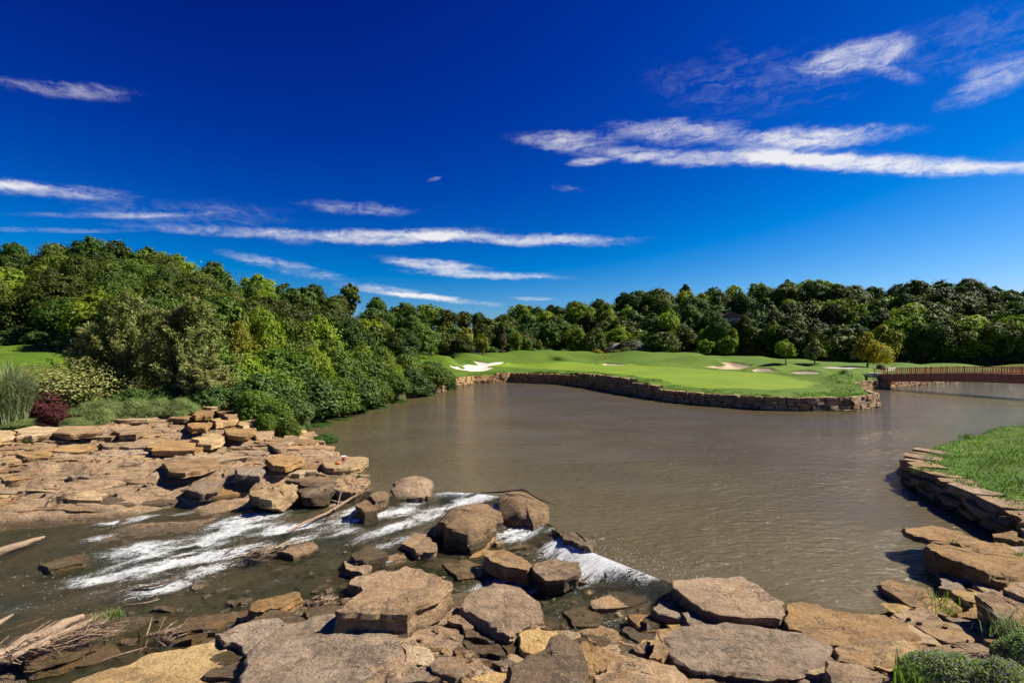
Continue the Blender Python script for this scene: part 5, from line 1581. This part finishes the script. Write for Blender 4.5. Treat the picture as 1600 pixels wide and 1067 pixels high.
JUN = [juniper_mesh(5), juniper_mesh(8, 80)]
JT = trunk_mesh(31, 1.0, 0.02, 0.85)


def conifer(px, Y, top, wpx, v, label):
    X = (px - 800) / F * Y
    zb = h1(X, Y); hh = H - (top - HZ) * Y / F - zb
    r = empty('juniper', (X, Y, zb - 0.1), v * 2.1 + px)
    tag(r, label, 'juniper')
    link('trunk', JT, r, scale=(hh, hh, hh)); link('crown', JUN[v], r, scale=(wpx * Y / F * 1.05, wpx * Y / F * 1.05, hh))


conifer(205, 51, 444, 150, 0, 'taller feathery juniper left of its twin behind the terrace')
conifer(288, 49, 452, 140, 1, 'feathery juniper with a pointed leader right of its twin')
conifer(160, 53, 500, 120, 1, 'low spreading juniper branch mass left of the tall junipers')
conifer(320, 46.5, 545, 100, 0, 'small juniper at the lower right of the pair')


# blades
def blades(name, roots, hts, lean, wid, mat, parent, seed, bendz=0.35, tintbias=0.45):
    rg = np.random.default_rng(seed)
    n = len(roots)
    a = rg.uniform(0, 6.28, n)
    d = np.stack([np.cos(a), np.sin(a), np.zeros(n)], 1)
    w = np.stack([-np.sin(a), np.cos(a), np.zeros(n)], 1) * (wid * rg.uniform(.6, 1.3, n))[:, None]
    hh = hts[:, None]; ln = (lean * rg.uniform(0.3, 1.3, n))[:, None] * hh
    up = np.array([0, 0, 1.0])[None]
    p0 = roots; p1 = roots + up * hh * .62 + d * ln * .35; p2 = roots + up * hh * (1 - bendz * rg.uniform(0, 1, n)[:, None]) + d * ln
    V = np.stack([p0 - w, p0 + w, p1 + w * .8, p1 - w * .8, p2 + w * .12, p2 - w * .12], 1).reshape(-1, 3)
    b0 = (np.arange(n) * 6)[:, None]
    Fc = np.concatenate([b0 + np.array([[0, 1, 2, 3]]), b0 + np.array([[3, 2, 4, 5]])], 0)
    t = np.clip(rg.normal(tintbias, .25, n), 0, 1)
    me = leaf_data(name, V, Fc, np.repeat(t, 6), mat)
    o = link(name, me, parent)
    if parent is not None: o['kind'] = 'stuff'      # blades too fine to pick apart
    return o


# pampas grass
p = atd(14, 668, 38.5); zb = h1(p[0], p[1])
r = empty('pampas_grass', (p[0], p[1], zb)); tag(r, 'tall pale pampas grass clump at the left edge', 'grass clump')
q = RNG.normal(size=(2600, 3)) * np.array([.38, .38, 0])
blades('foliage', q, RNG.uniform(2.2, 5.2, 2600), np.full(2600, .48), np.full(2600, .022), M['blade_pale'], r, 3, 0.55)

# grass on the right bank lawn
LAWN = [(19.1, 15.6), (19.4, 18.2), (19.8, 20.1), (20.4, 22.3), (21.0, 24.4), (21.4, 26.1), (22.7, 29.0), (24.9, 31.4), (27.2, 33.5), (31.5, 36.2), (43.0, 42.0), (46, 38), (24, 17.5)]
n = 90000
xs = RNG.uniform(18.5, 46, n); ys = RNG.uniform(15.5, 42, n)
k = (poly_sd(xs, ys, LAWN) < 0.05) & (np.abs(xs) < ys * 1.06 + 0.3)
keepp = RNG.random(n) < np.clip(26.0 / ys, 0, 1) ** 1.5
k &= keepp
xs, ys = xs[k], ys[k]
zz = height(xs, ys) + fbm2(xs, ys, .10, 4) * .18 * sstep(1.0, 6.0, poly_sd(xs, ys, POND))
cl_ = fbm2(xs, ys, 1.1, 3, 4.0)
o = blades('lawn_grass', np.stack([xs, ys, zz - .02], 1), np.clip(0.11 + cl_ * .22 + RNG.random(len(xs)) ** 5 * .2, .04, .5), np.full(len(xs), .8), np.full(len(xs), .016), M['blade'], None, 6, .5)
tag(o, 'rough green lawn grass on the right bank', 'grass', None, 'stuff')
# longer grass fringing the island wall
tot = []
for i in range(len(ipath) - 1):
    a = np.array(ipath[i]); b_ = np.array(ipath[i + 1])
    L = np.linalg.norm(b_ - a); m_ = int(L * 90)
    t = RNG.random((m_, 1)); tv = (b_ - a) / L; nn = np.array([tv[1], -tv[0]])
    tot.append(a + (b_ - a) * t + nn * (RNG.random((m_, 1)) ** 1.4 * 4.5 + .55))
Q = np.concatenate(tot)
zz = height(Q[:, 0], Q[:, 1])
cl_ = fbm2(Q[:, 0], Q[:, 1], .55, 3, 8.0)
kk = cl_ > -0.15
Q, zz, cl_ = Q[kk], zz[kk], cl_[kk]
o = blades('shore_grass', np.column_stack([Q, zz - .02]), np.clip(.16 + cl_ * .42, .08, .6), np.full(len(Q), .7), np.full(len(Q), .035), M['blade'], None, 7, .4)
tag(o, 'shaggy rough grass along the top of the green wall', 'grass', None, 'stuff')

# ------------------------------------------------------------------ trees and shrubs on the golf ground
SM = {'bright': broadleaf(801, M['leaf_bright'], 6000, 0.036, 0.36, 0.22, 11, 'oval'), 'bright2': broadleaf(802, M['leaf_bright'], 6000, 0.038, 0.42, 0.10, 11, 'oval'), 'cone': broadleaf(803, M['leaf_pale'], 6000, 0.034, 0.40, 0.16, 12, 'cone'),
      'orange': broadleaf(804, M['leaf_orange'], 10000, 0.026, 0.46, 0.16, 16, 'cone', 30, .22), 'yellow': broadleaf(805, M['leaf_yellow'], 7000, 0.032, 0.34, 0.08, 11, 'oval'), 'brown': broadleaf(806, M['leaf_brown'], 7000, 0.03, 0.27, 0.10, 12, 'oval'), 'green': broadleaf(807, M['leaf_bush'], 7000, 0.034, 0.5, 0.04, 12, 'round')}


def golf_tree(kind, px, base, top, wpx, label, Y=None, trunkw=1.0):
    if Y is None: q = hit(px, base, 60, 200)
    else:
        X = (px - 800) / F * Y; q = np.array([X, Y, h1(X, Y)])
    hh = H - (top - HZ) * q[1] / F - q[2]
    w = wpx * q[1] / F / 0.8
    return place_tree('young_tree', SM[kind], q, hh, w, rgt.uniform(0, 6.28), label, None, 'tree', 0.1)


golf_tree('bright', 1228, 569.5, 529, 27, 'young round headed tree with bare trunk casting shadow by bunker')
golf_tree('cone', 1273, 568.5, 525, 30, 'young pointed pale tree right of the round headed one')
golf_tree('orange', 1355, 574, 518, 40, 'broad tree with orange tinted autumn crown near the bridge')
golf_tree('yellow', 1381, 0, 506, 44, 'bright yellow green tree behind the orange tinted tree', 140)
golf_tree('bright2', 1136, 0, 524, 25, 'young bright tree on the ridge left of the tan bunker', 164)
golf_tree('bright2', 1101, 0, 529, 22, 'smaller bright young tree beside the one on the ridge', 170)
golf_tree('green', 1031, 0, 517, 40, 'broad rounded green tree on the ridge behind the flag', 176)
golf_tree('yellow', 842, 0, 530, 9, 'slim yellow green sapling on the ridge', 172)
golf_tree('bright2', 824, 0, 525, 15, 'small bright tree left of the slim sapling', 176)
golf_tree('bright2', 808, 0, 517, 16, 'pale taller tree left of the small bright tree', 180)
golf_tree('brown', 785, 0, 503, 18, 'brownish conical tree at the left end of the ridge', 172)
golf_tree('yellow', 722, 0, 510, 36, 'spreading yellow green tree by the pale path', 165)
golf_tree('yellow', 754, 0, 520, 24, 'second yellow green tree right of the pale path', 168)
golf_tree('bright', 1047, 0, 482, 42, 'bright crowned tree high in the wood behind the flag', 205)
BUSH['orangeb'] = [shrub(750, M['leaf_orange'], 5000, 0.04)]
for k, px, Y, t, w, lab in (('grey', 992, 180, 529, 44, 'silvery grey shrub beside the small tan roof'), ('orangeb', 934, 176, 544.5, 17, 'rusty rounded shrub at the left of the ridge bed'), ('red', 948, 176, 546, 13, 'dark red low shrub in the ridge bed'), ('yellow', 963, 176, 545, 16, 'yellow green low shrub below the small tan roof'), ('bright', 978, 176, 541, 16, 'bright rounded shrub right of the tan roof'), ('grey', 955, 184, 533, 18, 'loose pale shrub left of the tan roof'), ('deep', 1088, 176, 545, 14, 'little dark shrub beside the smaller young tree'), ('deep', 1376, 112, 568, 12, 'small dark bush at the bridge railing end'), ('bush', 1352, 96, 583, 14, 'green clump on the abutment wall')):
    bush(k, px, Y, t, w, lab, None, 'shrub', 'shrub')

# ------------------------------------------------------------------ boxes and built things


def box_geo(c, s, rz=0.0):
    x, y, z = [v / 2 for v in s]
    V = []
    for dx, dy, dz in ((-x, -y, -z), (x, -y, -z), (x, y, -z), (-x, y, -z), (-x, -y, z), (x, -y, z), (x, y, z), (-x, y, z)):
        V.append((c[0] + dx * math.cos(rz) - dy * math.sin(rz), c[1] + dx * math.sin(rz) + dy * math.cos(rz), c[2] + dz))
    return V, [(0, 3, 2, 1), (4, 5, 6, 7), (0, 1, 5, 4), (1, 2, 6, 5), (2, 3, 7, 6), (3, 0, 4, 7)]


def part(name, geos, mat, parent, smooth=False):
    V, Fc = joined(geos)
    return mesh_obj(name, V, Fc, M[mat], parent, smooth=smooth)


# footbridge
A = np.array([71.2, 98.2]); B = np.array([84.2, 58.0])
Lb = float(np.linalg.norm(B - A)); ang = math.atan2(*(B - A)[::-1])
root = empty('footbridge', (A[0], A[1], 0.0), ang)
tag(root, 'arched red brown footbridge crossing the water at the right', 'bridge')
dz = lambda s: 2.62 + 0.75 * math.sin(math.pi * min(1, max(0, s / Lb))) + 0.012 * s
HW = 1.25
SEGS = 48
ss_ = np.linspace(-1.0, Lb, SEGS + 1)


def ribbon(y0, y1, zlo, zhi):
    V, Fc = [], []
    for s in ss_:
        z = dz(s)
        V += [(s, y0, z + zlo), (s, y1, z + zlo), (s, y1, z + zhi), (s, y0, z + zhi)]
    for i in range(SEGS):
        a = i * 4; b_ = a + 4
        for j in range(4):
            j2 = (j + 1) % 4
            Fc.append((a + j, a + j2, b_ + j2, b_ + j))
    Fc.append((3, 2, 1, 0)); e = SEGS * 4; Fc.append((e, e + 1, e + 2, e + 3))
    return V, Fc


for sgn in (-1, 1):
    g = part('girder', [ribbon(sgn * HW - 0.09, sgn * HW + 0.09, -1.38, 0.06)], 'bridge', root)
    for s in np.arange(0.5, Lb, 1.25):
        part('stiffener', [box_geo((s, sgn * (HW + 0.13), dz(s) - 0.58), (0.09, 0.08, 1.2))], 'bridge', g)
    part('handrail', [ribbon(sgn * HW - 0.09, sgn * HW + 0.09, 1.00, 1.09)], 'bridge_rail', root)
    part('lower_rail', [ribbon(sgn * HW - 0.04, sgn * HW + 0.04, 0.14, 0.22)], 'bridge_rail', root)
    bV, bF = box_geo((0, 0, 0), (0.09, 0.06, 0.80))
    bme = bpy.data.meshes.new('baluster'); bme.from_pydata(bV, [], bF); bme.materials.append(M['bridge_rail'])
    pV, pF = box_geo((0, 0, 0), (0.16, 0.16, 1.16))
    pme = bpy.data.meshes.new('post'); pme.from_pydata(pV, [], pF); pme.materials.append(M['bridge_rail'])
    i = 0
    for s in np.arange(-0.8, Lb, 0.36):
        if i % 7 == 0: link('post', pme, root, (s, sgn * HW, dz(s) + 0.58 + 0.065))
        else: link('baluster', bme, root, (s, sgn * HW, dz(s) + 0.61))
        i += 1
part('deck', [ribbon(-HW + 0.10, HW - 0.10, -0.06, 0.02)], 'bridge', root)
part('abutment', [box_geo((-1.0, 0, 1.35), (2.2, 3.2, 2.9))], 'concrete', root)
part('pier', [box_geo((Lb - .5, 0, 1.4), (1.2, 2.2, 3.4))], 'concrete', root)

# flag
q = hit(943, 570.5, 60, 200)
root = empty('golf_flag', q); tag(root, 'yellow golf flag on a thin pole on the green', 'flag')
part('pole', [tube([(0, 0, -.1), (0, 0, 1.0), (0, 0, 2.15)], [.05, .05, .045], 8)], 'pole', root, True)
V, Fc = [], []
for i in range(7):
    x = i / 6 * 0.75
    for j in range(4):
        for sgn in (-1, 1):
            V.append((x, 0.05 * math.sin(x * 11 + j * .4) + sgn * .006, 2.14 - j / 3 * .58 - x * .10))
for i in range(6):
    for j in range(3):
        a = (i * 4 + j) * 2; b_ = ((i + 1) * 4 + j) * 2
        Fc += [(a, b_, b_ + 2, a + 2), (a + 1, a + 3, b_ + 3, b_ + 1)]
mesh_obj('cloth', V, Fc, M['flag'], root)

# bucket with an orange lid at the terrace tip
p = at(537, 720, 0.66)
root = empty('plastic_bucket', (p[0], p[1], 0.62)); tag(root, 'small white plastic bucket with red print on the terrace tip', 'bucket')


def lathe(prof, k=20):
    V, Fc = [], []
    for r, z in prof:
        for j in range(k):
            a = 2 * math.pi * j / k; V.append((r * math.cos(a), r * math.sin(a), z))
    for i in range(len(prof) - 1):
        for j in range(k):
            Fc.append((i * k + j, i * k + (j + 1) % k, (i + 1) * k + (j + 1) % k, (i + 1) * k + j))
    return V, Fc


part('body', [lathe(((0.001, 0), (.105, 0), (.14, .32), (.155, .325), (.155, .345), (.135, .345), (.10, .02), (.001, .02)))], 'white_plastic', root, True)
part('printed_label', [lathe(((.122, .10), (.1245, .11), (.1335, .20), (.131, .205)))], 'red_print', root, True)
part('handle', [tube([(-.15, 0, .33), (-.11, .10, .27), (0, .16, .24), (.11, .10, .27), (.15, 0, .33)], [.008] * 5, 6)], 'white_plastic', root, True)
p2 = at(530, 723, 0.64)
o = part('bucket_cover', [lathe(((.001, 0), (.15, 0), (.165, .03), (.15, .05), (.001, .045)))], 'orange_plastic', None, True)
o.location = (p2[0], p2[1] - .1, 0.64); tag(o, 'flat orange plastic cover lying beside the white bucket', 'cover')

# houses glimpsed in the wood
def gable(cx, w, d, wallh, roofh, over, wallm, roofm, root, wins):
    part('wall', [box_geo((0, 0, wallh / 2), (w, d, wallh)), ([(-w / 2, -d / 2, wallh), (w / 2, -d / 2, wallh), (0, -d / 2, wallh + roofh), (-w / 2, d / 2, wallh), (w / 2, d / 2, wallh), (0, d / 2, wallh + roofh)], [(0, 1, 2), (3, 5, 4), (0, 3, 4, 1)])], wallm, root)
    s = roofh / (w / 2)
    for sg in (-1, 1):
        x1 = sg * (w / 2 + over); z1 = wallh - over * s
        V = [(0, -d / 2 - over, wallh + roofh + .06), (x1, -d / 2 - over, z1 + .06), (x1, d / 2 + over, z1 + .06), (0, d / 2 + over, wallh + roofh + .06)]
        V += [(v[0], v[1], v[2] + .22) for v in V]
        part('roof', [(V, [(0, 1, 2, 3), (4, 7, 6, 5), (0, 4, 5, 1), (1, 5, 6, 2), (2, 6, 7, 3), (3, 7, 4, 0)])], roofm, root)
    for (x, z, ww, hh) in wins:
        wd = part('window', [box_geo((x, -d / 2 - .05, z), (ww + .24, .12, hh + .24))], 'house_trim', root)
        part('pane', [box_geo((x, -d / 2 - .12, z), (ww, .05, hh))], 'glass', wd)


Yh = 203; Xh = (1140 - 800) / F * Yh
zh = H - (516 - HZ) * Yh / F
root = empty('hillside_house', (Xh, Yh, zh), R(-14)); tag(root, 'brown house with pale trim and a timber deck in the far wood', 'house')
gable(0, 9.6, 8, 4.6, 2.2, .6, 'house_wall', 'house_roof', root, ((-3.0, 3.6, 1.3, 1.3), (0.4, 3.6, 1.7, 1.4), (3.2, 3.6, 1.2, 1.3), (-2.8, 1.1, 1.4, 1.4)))
part('foundation', [box_geo((0, 0, -2.0), (9.5, 7.9, 4.1))], 'concrete', root)
part('deck', [box_geo((1.5, -5.9, 2.85), (8.0, 2.9, .2))], 'deck', root)
for x in (-2.2, 1.5, 5.2): part('deck_post', [box_geo((x, -7.1, .4), (.26, .26, 4.8))], 'deck', root)
rl_ = part('deck_railing', [box_geo((1.5, -7.25, 3.9), (8.0, .1, .12))], 'house_trim', root)
for x in np.arange(-2.4, 5.6, .8): part('baluster', [box_geo((x, -7.25, 3.4), (.09, .09, .92))], 'house_trim', rl_)
for px, Y, t, w, v_, lab in ((1121, 190, 486, 9, FAR[1], 'tree hiding the left half of the house'), (1163, 190, 490, 9, FAR[4], 'tree hiding the right half of the house'), (1146, 186, 512, 5, BRIGHT[2], 'small bright tree in front of the house')):
    X = (px - 800) / F * Y; zb = h1(X, Y)
    place_tree('broadleaf_tree', v_, (X, Y, zb), H - (t - HZ) * Y / F - zb, w, px * 1.0, lab)
for i, (px, top, lab) in enumerate(((1127, 508, 'bright rounded shrub below the house deck'), (1150, 511, 'small yellow shrub right of the house deck'))):
    X = (px - 800) / F * 190
    bush('yellow', px, 190, top, 9, lab, None, 'shrub', 'shrub')
Yp = 186; Xp = (966 - 800) / F * Yp
root = empty('shelter', (Xp, Yp, h1(Xp, Yp)), R(8)); tag(root, 'small shelter with a tan roof half hidden by shrubs', 'shelter')
hp = H - (537 - HZ) * Yp / F - h1(Xp, Yp)
gable(0, 7.5, 5, hp - 1.9, 1.9, .5, 'house_wall', 'roof_tan', root, ())
Yp = 182; Xp = (1001 - 800) / F * Yp
root = empty('bird_house', (Xp, Yp, h1(Xp, Yp))); tag(root, 'white box on a teal pole among the ridge shrubs', 'bird house')
hp = H - (517 - HZ) * Yp / F - h1(Xp, Yp)
part('pole', [tube([(0, 0, -.2), (0, 0, hp - .6)], [.10, .09], 8)], 'blue_paint', root)
part('box', [box_geo((0, 0, hp - .35), (.55, .55, .6)), ([(-.4, -.4, hp - .05), (.4, -.4, hp - .05), (.4, .4, hp - .05), (-.4, .4, hp - .05), (0, 0, hp + .3)], [(0, 1, 4), (1, 2, 4), (2, 3, 4), (3, 0, 4), (3, 2, 1, 0)])], 'house_trim', root)

# ------------------------------------------------------------------ driftwood


def wood(name, pts, radii, mat, label, cat='log', k=9, forks=0, wob=.12, sub=4):
    """pts: (px, py, z)"""
    P = np.array([at(*q) for q in pts])
    d = np.r_[0, np.cumsum(np.linalg.norm(np.diff(P, axis=0), axis=1))]
    n = (len(P) - 1) * sub + 1
    t = np.linspace(0, d[-1], n)
    Q = np.stack([np.interp(t, d, P[:, j]) for j in range(3)], 1)
    rr = np.interp(t, d, radii)
    SEED[0] += 1
    Q = Q + np.stack([fbm(Q * 1.7 + SEED[0] + 9 * j, 3) for j in range(3)], 1) * rr[:, None] * 0.8
    c = Q[0].copy()
    geos = [tube(Q - c, rr, k, wob, SEED[0])]
    rg = np.random.default_rng(SEED[0])
    for f_ in range(forks):
        i = rg.integers(n // 3, n)
        e = rg.normal(size=3) * np.array([1, 1, .5]); e[2] = abs(e[2]); e /= np.linalg.norm(e)
        L = d[-1] * rg.uniform(.12, .3)
        geos.append(tube([Q[i] - c, Q[i] - c + e * L * .5, Q[i] - c + e * L + np.array([0, 0, .05])], [rr[i] * .6, rr[i] * .4, rr[i] * .12], 6, .1, f_))
    V, Fc = joined(geos)
    o = mesh_obj(name, V, Fc, M[mat], sharp=45)
    o.location = c
    tag(o, label, cat)
    return o


def brushpile(name, px, py, z, n, size, label, seed):
    rg = np.random.default_rng(seed)
    c = at(px, py, z)
    geos = []
    for i in range(n):
        s = rg.normal(size=3) * np.array([size * .4, size * .25, size * .10]); s[2] = abs(s[2])
        a = rg.normal(R(28), .6); L = size * rg.uniform(.4, 1.1)
        e = s + np.array([math.cos(a) * L, math.sin(a) * L, rg.uniform(-.05, .35) * L])
        m_ = (s + e) / 2 + rg.normal(size=3) * .06 * L
        r0 = rg.uniform(.008, .028)
        geos.append(tube([s, m_, e], [r0, r0 * .8, r0 * .3], 5, .1, i))
    V, Fc = joined(geos)
    o = mesh_obj(name, V, Fc, M['drift'], smooth=True)
    o.location = c
    tag(o, label, 'driftwood')


wood('driftwood_log', ((-8, 1030, -.82), (40, 1004, -.75), (85, 984, -.68), (130, 962, -.66)), (.20, .19, .17, .07), 'drift', 'thick weathered driftwood log at the lower left', forks=0, k=12, sub=6)
wood('driftwood_log', ((20, 1026, -.72), (70, 1000, -.62), (142, 968, -.62)), (.09, .10, .05), 'drift', 'split half of the thick log lying against it', k=10, sub=6)
wood('driftwood_log', ((-20, 868, -.95), (30, 852, -.80), (70, 838, -.70)), (.17, .15, .06), 'drift', 'smooth log entering the stream at the left edge', k=12, sub=5)
wood('driftwood_stick', ((-10, 978, -1.1), (20, 960, -1.0)), (.10, .03), 'drift', 'short stick poking in at the left edge', 'stick')
wood('driftwood_branch', ((449, 830, -.62), (480, 814, -.55), (510, 802, -.42), (530, 790, -.28), (552, 776, -.05), (576, 764, .22)), (.035, .06, .07, .075, .05, .015), 'drift', 'long bare branch leaning across the rapids by the terrace', 'branch', forks=4)
wood('driftwood_branch', ((752, 770, .30), (785, 768, .52), (818, 764, .62), (840, 778, .50), (868, 789, .25)), (.03, .045, .05, .04, .02), 'drift_dark', 'bent dark branch lying over the pond edge boulder', 'branch', forks=0)
wood('driftwood_branch', ((207, 920, -1.12), (250, 912, -1.08), (295, 897, -1.08)), (.03, .045, .02), 'drift_dark', 'dark stick skimming the stream below the rapids', 'stick', forks=1)
wood('driftwood_branch', ((196, 945, -1.15), (225, 942, -1.1), (250, 935, -1.08)), (.02, .03, .012), 'drift', 'thin pale twig floating in the left stream', 'stick', forks=2)
wood('driftwood_stick', ((155, 1034, -.95), (190, 1022, -.8), (230, 1010, -.72)), (.02, .035, .012), 'drift', 'straight pole lying across the cream slab margin', 'stick')
wood('driftwood_branch', ((350, 866, -.85), (365, 855, -.62), (384, 850, -.55)), (.03, .03, .01), 'drift', 'forked twig caught left of the brush heap', 'branch', forks=4)
wood('driftwood_stick', ((430, 856, -.5), (450, 846, -.45), (480, 840, -.45)), (.03, .04, .02), 'drift', 'pale stick resting on the mid stream stone', 'stick')
wood('driftwood_branch', ((655, 832, -.3), (690, 806, -.05), (702, 788, .3)), (.012, .02, .008), 'drift_dark', 'thin twig leaning on the largest boulder', 'stick')
wood('driftwood_branch', ((900, 832, .15), (915, 846, .10), (922, 864, -.15)), (.05, .07, .03), 'drift_dark', 'dark root stub at the end of the trailing stone', 'branch')
wood('driftwood_branch', ((1026, 945, -.35), (1050, 935, -.2), (1075, 928, -.05)), (.02, .05, .04), 'drift_dark', 'dark snag beside the brown tabular slab', 'branch', forks=4)
brushpile('brush_heap', 400, 868, -.80, 70, .8, 'tangled brush heap stranded mid stream', 4)
brushpile('brush_heap', 20, 1022, -.85, 110, 1.0, 'brush tangled round the thick driftwood log', 5)
brushpile('brush_heap', 128, 1000, -.80, 60, .75, 'twiggy debris on the low flat rock', 6)
brushpile('brush_heap', 95, 780, -.25, 60, .9, 'dry root debris along the terrace foot', 7)
brushpile('brush_heap', 500, 945, -.35, 40, .5, 'dry stems under the thick tan block', 8)
brushpile('brush_heap', 250, 1000, -1.0, 30, .7, 'loose twigs in the pool behind the cream slab', 9)

# ------------------------------------------------------------------ plants at the lower right corner


def mint_mound(px, py, z, w, d, hh, n, label, seed, flowers=0.12):
    rg = np.random.default_rng(seed)
    c = at(px, py, z)
    root = empty('catmint', c); tag(root, label, 'plant')
    th = rg.uniform(0, 6.28, n); rr = np.sqrt(rg.random(n))
    x = np.cos(th) * rr * w / 2; y = np.sin(th) * rr * d / 2
    zt = hh * (1 - rr ** 2.2) * (0.75 + .5 * fbm(np.stack([x * 2.4 + seed, y * 2.4, np.zeros(n)], 1), 3))
    zz = zt * rg.uniform(.40, 1.0, n) ** .6 + rg.random(n) ** 5 * .16
    P = np.stack([x, y, zz], 1)
    N = np.stack([x / w, y / d, np.full(n, .5)], 1) + rg.normal(size=(n, 3)) * .6
    V, Fc, tt = quads(P, N, rg.uniform(.014, .040, n), .5, np.clip(rg.normal(.6, .25, n), 0, 1), rg)
    link('foliage', leaf_data('foliage', V, Fc, tt, M['leaf_mint']), root)
    m_ = int(n * flowers)
    Pf = P[:m_].copy(); Pf[:, 2] = zt[:m_] * rg.uniform(.9, 1.15, m_) + rg.random(m_) ** 2 * .16
    V, Fc, tt = quads(Pf, rg.normal(size=(m_, 3)), rg.uniform(.006, .014, m_), .7, rg.random(m_), rg)
    link('flower', leaf_data('flower', V, Fc, tt, M['flower']), root)


mint_mound(1475, 1058, .55, 1.7, 1.3, .55, 26000, 'grey green flowering mound at the bottom right corner', 1)
mint_mound(1560, 1075, .6, 1.6, 1.3, .6, 22000, 'lavender flecked mound right of the first flowering mound', 2)
mint_mound(1600, 1030, .7, 1.2, 1.0, .6, 14000, 'darker flowering tuft against the right picture edge', 3, .06)
c = at(1420, 1075, .45)
root = empty('tall_grass', c); tag(root, 'fresh green corn like grass left of the flowering mounds', 'grass clump')
blades('foliage', RNG.normal(size=(46, 3)) * np.array([.16, .14, 0]), RNG.uniform(.25, .75, 46), np.full(46, .55), np.full(46, .018), M['blade'], root, 12, .3, .8)
c = at(1590, 1000, .8)
root = empty('tall_grass', c); tag(root, 'dark arching grass blades at the right edge', 'grass clump')
blades('foliage', RNG.normal(size=(140, 3)) * np.array([.25, .2, 0]), RNG.uniform(.3, .8, 140), np.full(140, .8), np.full(140, .012), M['blade_pale'], root, 13, .3, .3)
for px, py, z, n, hh, lab in ((1472, 942, .3, 60, .35, 'green weed tuft behind the thin pointed slab'), (1482, 958, .3, 90, .22, 'low green tuft right of the thin pointed slab'), (1490, 847, .95, 40, .12, 'tiny grass tuft on the fissured ledge'), (1590, 868, 1.0, 60, .15, 'grass tuft at the right end of the fissured ledge'), (868, 808, .3, 40, .25, 'small green sprig on the pond edge boulder'), (175, 965, -.95, 70, .35, 'sparse reeds behind the driftwood log'), (60, 712, 1.15, 50, .2, 'sparse tuft in a terrace crack'), (42, 690, 1.6, 40, .2, 'tuft below the cream terrace block'), (1445, 738, 1.1, 160, .35, 'lush tuft at the lawn corner by the block wall'), (1510, 685, 1.15, 120, .45, 'yellow green sprig on the far lawn edge'), (100, 650, 1.95, 300, .7, 'tall grass blades among the burgundy shrubs'), (75, 640, 2.0, 250, .9, 'grass blades between the two burgundy shrubs')):
    c = at(px, py, z)
    root = empty('grass_tuft', c); tag(root, lab, 'grass tuft')
    blades('foliage', RNG.normal(size=(n, 3)) * np.array([hh * .7, hh * .5, 0]), RNG.uniform(.4, 1.1, n) * hh, np.full(n, .6), np.full(n, max(.006, hh * .03)), M['blade'], root, int(px), .3, .6)
